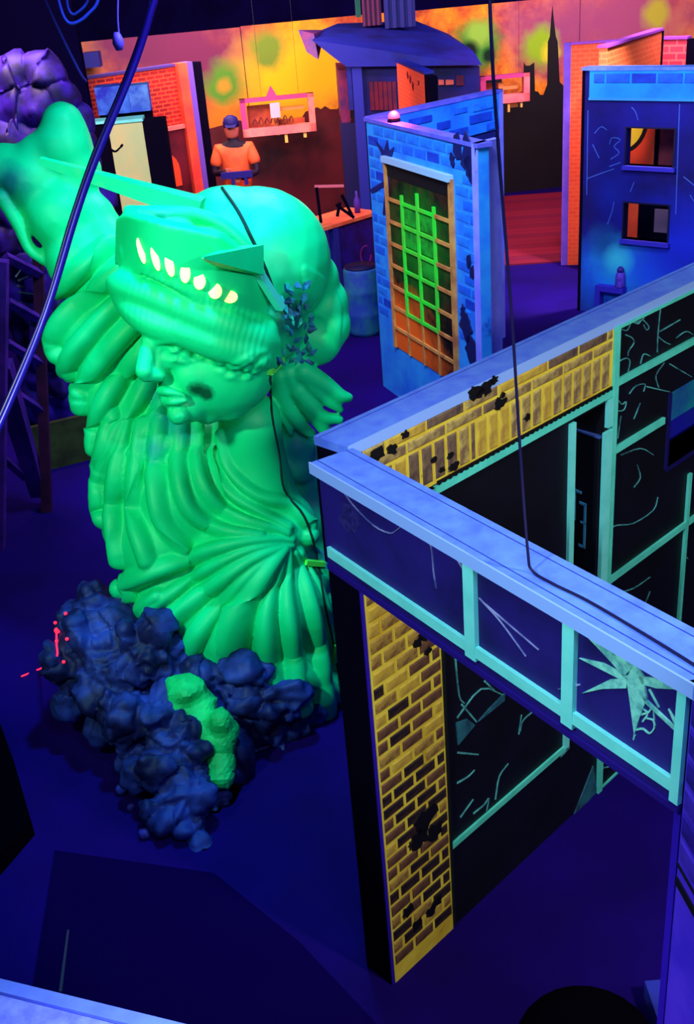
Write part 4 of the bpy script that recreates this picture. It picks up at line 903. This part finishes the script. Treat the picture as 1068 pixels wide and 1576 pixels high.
# rock pillar top-left
rp_ = Blob()
for q in [(15, 130, 20), (35, 118, 16), (55, 115, 16), (78, 125, 18), (90, 150, 22), (102, 185, 22), (25, 165, 30), (60, 165, 34), (20, 210, 30), (60, 220, 40), (95, 225, 32), (112, 250, 22), (30, 290, 40), (90, 290, 36)]: rp_.px(q[0], q[1], 9.9, q[2])
P_ = at(60, 290, 9.9)
for z in np.arange(.3, P_[2], .22): rp_.ball((P_[0]-.1, 9.9, z), .33); rp_.ball((P_[0]+.2, 9.95, z), .28)
tag(link('rock_pillar', rp_.mesh('rock_pillar', .028, 2, disp=lambda v: .22*noise.voronoi(Vector((v.x*6, v.y*6, v.z*1.6)))[0][0]+.03*noise.noise(v*12)), mat('purple_rock_paint', (54, 20, 170), (16, 4, 70), 4, .35, .6)), 'purple ridged rock pillar at the top left behind the raised arm', 'rock')

# ================================================================== LADDER FRAME left
lf = empty('timber_frame', tuple(pz(72, 785, 0)), label='maroon timber ladder frame with slanted violet rungs at the left edge', cat='frame')
base_ = Vector(pz(72, 785, 0))
lm1 = mat('maroon_timber', (70, 14, 60), (44, 8, 44), 6); lm2 = mat('violet_timber', (84, 30, 160), (50, 20, 120), 6)
def lpart(name, a, b, r0, r1, m_):
    me = spike(a, b, r0, r1, up=(0, 1, .1)); o = link(name, me, m_); o.parent = lf; o.matrix_parent_inverse = Matrix.Translation(-base_)
Yl = float(base_[1])
lpart('post', pz(72, 787, 0), at(58, 390, Yl), .04, .035, lm1)
lpart('post', at(60, 760, Yl+.05), at(0, 560, Yl-.35), .06, .08, lm2)
lpart('post', at(-6, 900, Yl-.6), at(-2, 400, Yl-.6), .06, .06, lm2)
for (x0, y0, x1, y1) in ((8, 395, 62, 422), (12, 465, 62, 492), (10, 528, 62, 558), (12, 598, 64, 632), (0, 700, 40, 735)): lpart('rung', at(x0, y0, Yl-.25), at(x1, y1, Yl-.02), .028, .028, lm2)
# straw / spider painted burst
for i, (a, b) in enumerate((((28, 432), (44, 425)), ((26, 440), (42, 443)), ((28, 449), (56, 454)), ((24, 426), (32, 415)))): lpart('twig', at(*a, Yl+.1), at(*b, Yl+.1), .007, .003, mat('pale_twig', (110, 130, 150)))
ob = Wall('olive_board', pz(50, 730, 0), two(pz(50, 730, 0), pz(150, 705, 0))[0], 'dark olive board standing on the floor between the timber frame and the bust', 'board')
boxes('board', [(0, two(pz(50, 730, 0), pz(150, 705, 0))[1]+.5, 0, .05, 0, .42)], mat('dark_olive_paint', (58, 66, 30), (40, 40, 24), 6), ob.e)

# ================================================================== HANGING CABLES
def cable(name, pts, r, m_, label):
    # run every cable straight on to the ceiling, and the long pair on down to the floor or side wall
    pts = [np.array(q, float) for q in pts]
    def ext(p_, d, stop):
        out = []; d = d/np.linalg.norm(d)*.25
        while not stop(p_+d) and len(out) < 60: p_ = p_+d; out.append(p_)
        return out
    d0 = pts[0]-pts[1]; d0[:2] *= .6; d0[2] = max(d0[2], .25*np.linalg.norm(d0))
    top_ = ext(pts[0], d0, lambda q: q[2] > 4.69); pts = top_[::-1]+pts
    if name == 'looped_wire': pts += ext(pts[-1], np.array([0, 0, 1.]), lambda q: q[2] > 4.69)
    if name == 'hanging_cable': pts += ext(pts[-1], pts[-1]-pts[-2], lambda q: q[2] < .01 or q[0] < -6.45)
    tag(tube(name, pts, r, m_, n=6), label, 'cable')
dk = mat('dark_blue_cable', (34, 14, 150), rough=.35, spec=.6)
Yc = 2.3
cable('hanging_cable', [at(243, -40, Yc), at(232, 20, Yc), at(205, 105, Yc), at(150, 240, Yc-.03), at(118, 330, Yc-.05), at(72, 480, Yc-.1), at(20, 610, Yc-.18), at(-30, 720, Yc-.25)], .0065, dk, 'thick dark blue cable hanging diagonally at the left, front one of the pair')
cable('hanging_cable', [at(236, -40, Yc+.03), at(222, 40, Yc+.03), at(190, 130, Yc+.03), at(146, 235, Yc), at(108, 345, Yc-.03), at(68, 480, Yc-.08), at(12, 615, Yc-.16), at(-38, 725, Yc-.22)], .0055, mat('black_cable', (16, 6, 80), rough=.4, spec=.6), 'thinner black cable hanging diagonally at the left, rear one of the pair')
cable('ceiling_wire', [at(66, -10, 6), at(90, 45, 6), at(122, 110, 6.1), at(132, 125, 6.2)], .007, mat('violet_wire', (70, 50, 190)), 'thin violet wire slanting down in the top left corner')
cable('looped_wire', [at(85, -20, 5.5), at(98, 25, 5.5), at(112, 36, 5.5), at(135, 22, 5.5), at(152, -10, 5.5)], .007, mat('violet_wire', (1, 1, 1)), 'violet wire hanging in a loop at the top left, outer loop')
cable('looped_wire', [at(100, -20, 5.6), at(106, 15, 5.6), at(118, 20, 5.6), at(138, -12, 5.6)], .006, mat('violet_wire', (1, 1, 1)), 'violet wire hanging in a small loop inside the larger loop')
cable('hanging_wire', [at(181, -20, 7), at(181, 30, 7), at(184, 62, 7)], .006, mat('violet_wire', (1, 1, 1)), 'short thin wire with a bulb hanging over the red brick wall')
P_ = at(183, 72, 7); lathe('hanging_bulb', [(.015, .08), (.03, .05), (.035, .02), (.02, -.02)][::-1], mat('violet_bulb', (70, 50, 200)), loc=tuple(P_), label='small violet bulb hanging above the red brick wall', cat='bulb')

# ================================================================== BLUE ROOFED HUT
hut_p = at(530, 340, 15.0); hx, hy = hut_p[0], 14.6
bl_c = pz(541, 338, 0); br_c = pz(740, 320, 0); 
roofm = mat('deep_blue_roof', (20, 30, 140), (14, 16, 100), 2); wallm = mat('deep_indigo_wall', (22, 16, 110), (14, 8, 70), 2)
hut = empty('blue_roof_hut', tuple(at(541, 330, 15.5)*[1, 1, 0]), label='dark blue hut with a broad sloping roof behind the brick booth', cat='hut')
hb = Vector(hut.location)
def hpart(name, pts, m_):
    o = hull(name, pts, m_); o.parent = hut; o.matrix_parent_inverse = Matrix.Translation(-hb); return o
hpart('roof_slab', [at(480, 62, 15.2), at(522, 95, 15.2), at(534, 103, 15.2), at(742, 100, 15.2), at(728, 78, 15.8), at(690, 52, 17), at(640, 32, 17.2), at(520, 36, 17.2), at(495, 46, 16.2), at(485, 56, 15.6)], roofm)
hpart('roof_wing', [at(459, 46, 15.6), at(472, 80, 15.3), at(490, 92, 15.2), at(483, 52, 15.4), at(500, 46, 16.2)], mat('maroon_violet_wing', (90, 30, 90), (50, 24, 110), 6))
def col_(x0, x1, y0, y1, Ya, th, m_, name, yb=None):
    a, b = at(x0, y0, Ya), at(x1, y0, Ya); zb = at(x0, y1, Ya)[2]
    return hpart(name, [(a[0], Ya, a[2]), (b[0], Ya, b[2]), (a[0], Ya+th, a[2]), (b[0], Ya+th, b[2]), (a[0], Ya, zb), (b[0], Ya, zb), (a[0], Ya+th, zb), (b[0], Ya+th, zb)], m_)
col_(548, 738, 102, 340, 15.4, .3, wallm, 'front_wall')
col_(541, 556, 102, 345, 15.25, .4, mat('mid_blue_post', (30, 40, 150)), 'corner_post')
col_(533, 540, 104, 170, 15.3, .4, roofm, 'brace_post')
col_(520, 534, 108, 190, 15.5, 1.2, mat('red_lit_side_paint', (120, 24, 70), (60, 16, 80), 6), 'side_wall')  # red light on this side is put into the wall colour
col_(524, 552, 190, 345, 15.45, .5, mat('indigo_base', (16, 8, 70)), 'side_base')
for i, x in enumerate(range(568, 610, 7)): col_(x, x+6, 126, 170, 15.36, .05, mat('red_curtain', (120, 20, 44), (80, 12, 50), 6), 'curtain_fold')
for (x0, x1) in ((675, 683), (686, 698)): col_(x0, x1, 123, 131, 15.36, .05, mat('orange_lit_pane_paint', (255, 110, 80)), 'window_pane')  # orange colour stands in for the lit window
col_(702, 714, 116, 132, 15.36, .05, mat('red_curtain', (1, 1, 1)), 'window_pane')
# orange box in front
ob_ = flat('orange_brick_stub', 610, 654, 91, 110, 14.0, 0, obr, 'small orange brick flat sticking up in front of the blue hut, behind the red lamp', side=.28, th=.08, Y2=13.2, capm=roofm)
for (px, py, r) in ((632, 122, .05), (636, 132, .05), (628, 116, .04), (645, 128, .03)): prism('paint_splatter', [splat(*ob_.L(px, py), r, 1, seed=px)], -.01, 0, mat('dark_red_splat', (120, 10, 30)), ob_.e)
hang = [(546, 556, -5, 26, (20, 90, 70)), (556, 588, -5, 38, (80, 14, 60)), (590, 640, -5, 40, (24, 20, 100))]
for i, (x0, x1, y0, y1, cc) in enumerate(hang):
    a, b = at(x0, y0, 16.4), at(x1, y1, 16.4)
    tag(boxes('hanging_drape', [(a[0], b[0], 16.4, 16.5, b[2], min(a[2], 4.69)),]+[(a[0]+(b[0]-a[0])*k/4, a[0]+(b[0]-a[0])*(k+.5)/4, 16.36, 16.4, b[2], min(a[2], 4.69)) for k in range(4)], mat('drape_%d' % i, cc)), ['narrow dark green drape hanging above the hut roof', 'maroon pleated drape hanging above the hut roof', 'navy pleated drape hanging above the hut roof'][i], 'drape')

# ================================================================== WINDOW FRAMES IN FRONT OF MURAL
fr = mat('pink_window_frame', (255, 140, 130), (240, 110, 120), 4); frv = mat('magenta_window_frame', (190, 60, 130))
def frame(x0, y0, x1, y1, Y, label, sheet=False):
    p0, p1 = at(x0, y0, Y), at(x1, y0, Y); pb_ = at(x0, y1, Y)
    w_ = Wall('window_frame', (p0[0], Y), math.radians(4), label, 'window frame')
    l = abs(p1[0]-p0[0]); zt, zb = p0[2]+.0, pb_[2]; t1 = .09
    boxes('frame_rail', [(0, l, -.06, .06, zb, zb+t1*1.3)], fr, w_.e); boxes('frame_rail', [(0, l, -.06, .06, zt-t1*.6, zt)], frv, w_.e)
    boxes('frame_stile', [(0, t1*.9, -.06, .06, zb, zt)], frv, w_.e); boxes('frame_stile', [(l-t1, l, -.06, .06, zb, zt)], fr, w_.e)
    boxes('shelf_board', [(.1, l*.45, .14, .18, zb+.1, zt-.12), (l*.45, l-.15, .14, .18, zb+.1, zt-.35)], mat('brown_orange_board', (150, 50, 40), (190, 90, 40), 3), w_.e)
    boxes('shelf_board', [(l*.5, l-.15, .06, .12, zt-.22, zt-.17), (l*.6, l-.15, .06, .12, zt-.48, zt-.42), (l*.4, l*.5, .06, .12, zb+.12, zt-.12)], mat('tan_shelf', (230, 140, 70)), w_.e)
    if sheet: boxes('paper_notice', [(l*.40, l*.53, -.07, -.06, zb+(zt-zb)*.45, zb+(zt-zb)*.84)], mat('pale_pink_paper', (255, 180, 200)), w_.e)
    boxes('frame_leg', [(l*.56, l*.6, -.03, .03, zb-.13, zb), (l*.82, l*.86, -.03, .03, zb-.08, zb)], mat('yellow_peg', (240, 190, 90)), w_.e)
    boxes('hanging_rod', [(l*.3, l*.304, 0, .004, zt, 4.7), (l*.8, l*.804, 0, .004, zt, 4.7)], skyb, w_.e)
    return w_, l, zb, zt
fw, l, zb, zt = frame(368, 153, 483, 212, 17.0, 'pink window frame with a paper notice hanging before the orange mural, left of the hut', True)
for k in range(7):  # unreadable scrawl on the sill
    strokes('scrawl', [[(.16+k*.09, zb+.17), (.2+k*.09, zb+.24+.02*(k % 2)), (.23+k*.09, zb+.16)]], .018, mat('dark_scrawl', (90, 20, 30)), fw.e, y=-.066)
prism('pointed_finial', [[(.4, zt), (.56, zt), (.48, zt+.15)]], -.03, .03, frv, fw.e)
frame(738, 118, 815, 162, 17.0, 'pink and yellow window frame hanging right of the cord, behind the booth')

# ================================================================== COUNTER, BARRELS
ct = pz(520, 352, 1.0)
cb = Wall('orange_counter', pz(446, 366, 1.0), two(pz(446, 366, 1.0), pz(566, 330, 1.0))[0], 'orange lit counter top with dark blue front beside the booth', 'counter')
lc_ = two(pz(446, 366, 1.0), pz(566, 330, 1.0))[1]
boxes('counter_top', [(-.2, lc_+.2, 0, .55, .96, 1.0)], mat('orange_lit_top_paint', (255, 130, 80), (255, 90, 60), 3), cb.e)  # orange light falling on the top is mixed into its colour
boxes('counter_front', [(lc_*.65, lc_+.2, .05, .1, 0, .96)], mat('deep_blue_counter_front', (24, 20, 150), (14, 10, 90), 4), cb.e)
boxes('counter_leg', [(lc_*.55, lc_*.62, .02, .1, 0, .96)], mat('mid_blue_post', (1, 1, 1)), cb.e)
boxes('counter_leg', [(-.15, -.08, .02, .1, 0, .96)], mat('mid_blue_post', (1, 1, 1)), cb.e)
rd = [PL(cb, (478+20*math.cos(a)*.4+85, 392+14*math.sin(a))) [0] for a in np.linspace(0, 5, 14)]
strokes('painted_ring', [rd], .03, mat('magenta_ring', (190, 60, 190)), cb.e, y=-.0)
def barrel(px, py, r, h, label):
    P_ = pz(px, py, 0); e = empty('painted_barrel', (P_[0], P_[1], 0), label=label, cat='barrel')
    lathe('barrel_body', [(r*.9, 0), (r, .06), (r, h*.3), (r*1.04, h*.33), (r, h*.36), (r, h*.63), (r*1.04, h*.66), (r, h*.69), (r, h*.96), (r*.94, h)], mat('teal_blue_barrel', (30, 70, 180), (40, 130, 150), 4), e, seg=20)
    lathe('barrel_lid', [(r*.9, h), (r*.9, h+.02)], mat('indigo_base', (1, 1, 1)), e, seg=20)
barrel(562, 512, .2, .75, 'teal and blue ribbed barrel standing left of the booth')
# chair
ch = empty('metal_chair', tuple(pz(500, 352, 1.0)), label='black chair frame with a pink top bar on the orange counter', cat='chair')
chb = Vector(ch.location)
def cpart(name, a, b, r, m_):
    me = spike(a, b, r, r, up=(0, 1, .05)); o = link(name, me, m_); o.parent = ch; o.matrix_parent_inverse = Matrix.Translation(-chb)
Yh = float(chb[1])+.15
for a, b in (((494, 343), (487, 288)), ((519, 333), (523, 312)), ((543, 334), (526, 300))): cpart('leg', at(*a, Yh), at(*b, Yh), .018, dark)
cpart('back_bar', at(484, 287, Yh), at(529, 286, Yh), .014, mat('pink_bar_paint', (230, 110, 130)))  # top bar is plain pink
cpart('seat_bar', at(517, 315, Yh), at(545, 335, Yh), .016, dark)
bp_ = pz(551, 330, 1.0); lathe('bottle', [(.035, 0.001), (.04, .1), (.035, .16), (.015, .2), (.014, .26)], mat('violet_bottle', (70, 40, 160)), loc=(bp_[0], bp_[1]+.1, 1.0), label='violet bottle standing on the orange counter', cat='bottle')

# ================================================================== PERSON
def person():
    Pt = at(354, 177, 14.2); X, Y = Pt[0], Pt[1]
    root = empty('person', (X, Y, 0), label='person in an orange vest and dark blue cap holding a toy blaster', cat='person'); PS = 1.08; PZ = float(Pt[2])-1.765*PS; root.scale = (PS,)*3; root.location.z = PZ; tag(boxes('platform', [(-.6, .6, -.5, .5, 0, PZ-.004)], dark, loc=(X, Y, 0)), 'black platform under the person in orange', 'platform')
    def skin(name, verts, edges, rad, m_, sub_=2):
        me = bpy.data.meshes.new(name); me.from_pydata(verts, edges, []); o = bpy.data.objects.new(name, me); COL.objects.link(o)
        o.modifiers.new('k', 'SKIN'); lay = me.skin_vertices[0].data
        for i, r in enumerate(rad): lay[i].radius = (r, r) if not isinstance(r, tuple) else r; lay[i].use_root = (i == 0)
        s = o.modifiers.new('s', 'SUBSURF'); s.levels = sub_; s.render_levels = sub_
        me2 = bpy.data.meshes.new_from_object(o.evaluated_get(bpy.context.evaluated_depsgraph_get())); bpy.data.objects.remove(o)
        me2.materials.clear(); return link(name, me2, m_, root, smooth=True)
    sk = mat('warm_toned_skin', (220, 110, 90)); pants = mat('dark_trousers', (30, 14, 40))  # one even warm skin tone
    # body : pelvis, spine, neck, head, arms bent to chest, legs
    V = [(0, 0, .95), (0, 0, 1.15), (0, 0, 1.40), (0, -.01, 1.50), (0, -.02, 1.58), (0, -.02, 1.70),
         (-.19, 0, 1.40), (-.25, -.06, 1.14), (-.10, -.26, 1.18), (.19, 0, 1.40), (.25, -.08, 1.13), (.06, -.28, 1.10),
         (-.10, 0, .88), (-.11, -.02, .50), (-.11, .03, .09), (-.12, -.13, .04), (.10, 0, .88), (.12, -.03, .50), (.12, .03, .09), (.13, -.13, .04)]
    E_ = [(0, 1), (1, 2), (2, 3), (3, 4), (4, 5), (2, 6), (6, 7), (7, 8), (2, 9), (9, 10), (10, 11), (0, 12), (12, 13), (13, 14), (14, 15), (0, 16), (16, 17), (17, 18), (18, 19)]
    R = [(.15, .11), (.14, .10), (.15, .10), .055, .075, .085, .06, .045, .035, .06, .045, .035, .085, .06, .045, .035, .085, .06, .045, .035]
    skin('body', V, E_, R, pants)
    lathe('head', [(.045, -.12), (.07, -.09), (.083, -.03), (.085, .03), (.07, .08), (.03, .11)], sk, root, loc=(0, -.02, 1.63), seg=16)
    hull('nose', [(-.012, -.1, 1.62), (.012, -.1, 1.62), (0, -.125, 1.615), (0, -.1, 1.66)], sk, root)
    lathe('cap', [(.092, .0), (.095, .05), (.075, .10), (.03, .125)], mat('dark_blue_cap', (26, 22, 110)), root, loc=(0, -.02, 1.64), seg=16)
    hull('cap_peak', [(-.07, -.09, 1.665), (.07, -.09, 1.665), (-.05, -.19, 1.65), (.05, -.19, 1.65), (-.07, -.09, 1.675), (.07, -.09, 1.675)], mat('dark_blue_cap', (1, 1, 1)), root)
    vest = mat('orange_vest_cloth', (255, 120, 60), (250, 96, 54), 5)  # bright orange cloth, no emission
    skin('vest', [(0, 0, .88), (0, 0, 1.05), (0, 0, 1.25), (0, 0, 1.42), (-.17, 0, 1.40), (-.25, -.04, 1.2), (.17, 0, 1.40), (.25, -.06, 1.2)], [(0, 1), (1, 2), (2, 3), (3, 4), (4, 5), (3, 6), (6, 7)], [(.19, .15), (.18, .14), (.18, .14), (.14, .11), .085, .07, .085, .07], vest)
    for sx, (x, y, z) in ((-1, (-.10, -.26, 1.18)), (1, (.06, -.28, 1.10))):
        fv, fe, fr_ = [(x, y, z)], [], [.035]
        for k in range(4):
            b = len(fv); fv += [(x-sx*.03+k*sx*.0, y-.03, z+.03-k*.02), (x-sx*.07, y-.045, z+.035-k*.02)]; fe += [(0, b), (b, b+1)]; fr_ += [.011, .009]
        b = len(fv); fv += [(x-sx*.01, y-.045, z+.05)]; fe += [(0, b)]; fr_ += [.011]
        skin('hand', fv, fe, fr_, sk, 1)
    gun = boxes('toy_blaster', [(-.16, .2, -.36, -.31, 1.12, 1.19), (-.05, -.01, -.355, -.315, 1.02, 1.12), (.1, .14, -.355, -.315, 1.04, 1.12)], mat('dark_blue_blaster', (30, 20, 130)))
    gun.scale = (PS,)*3; gun.location = (X, Y-.005, PZ); tag(gun, 'dark blue toy blaster held at the chest by the person in orange', 'toy')
person()
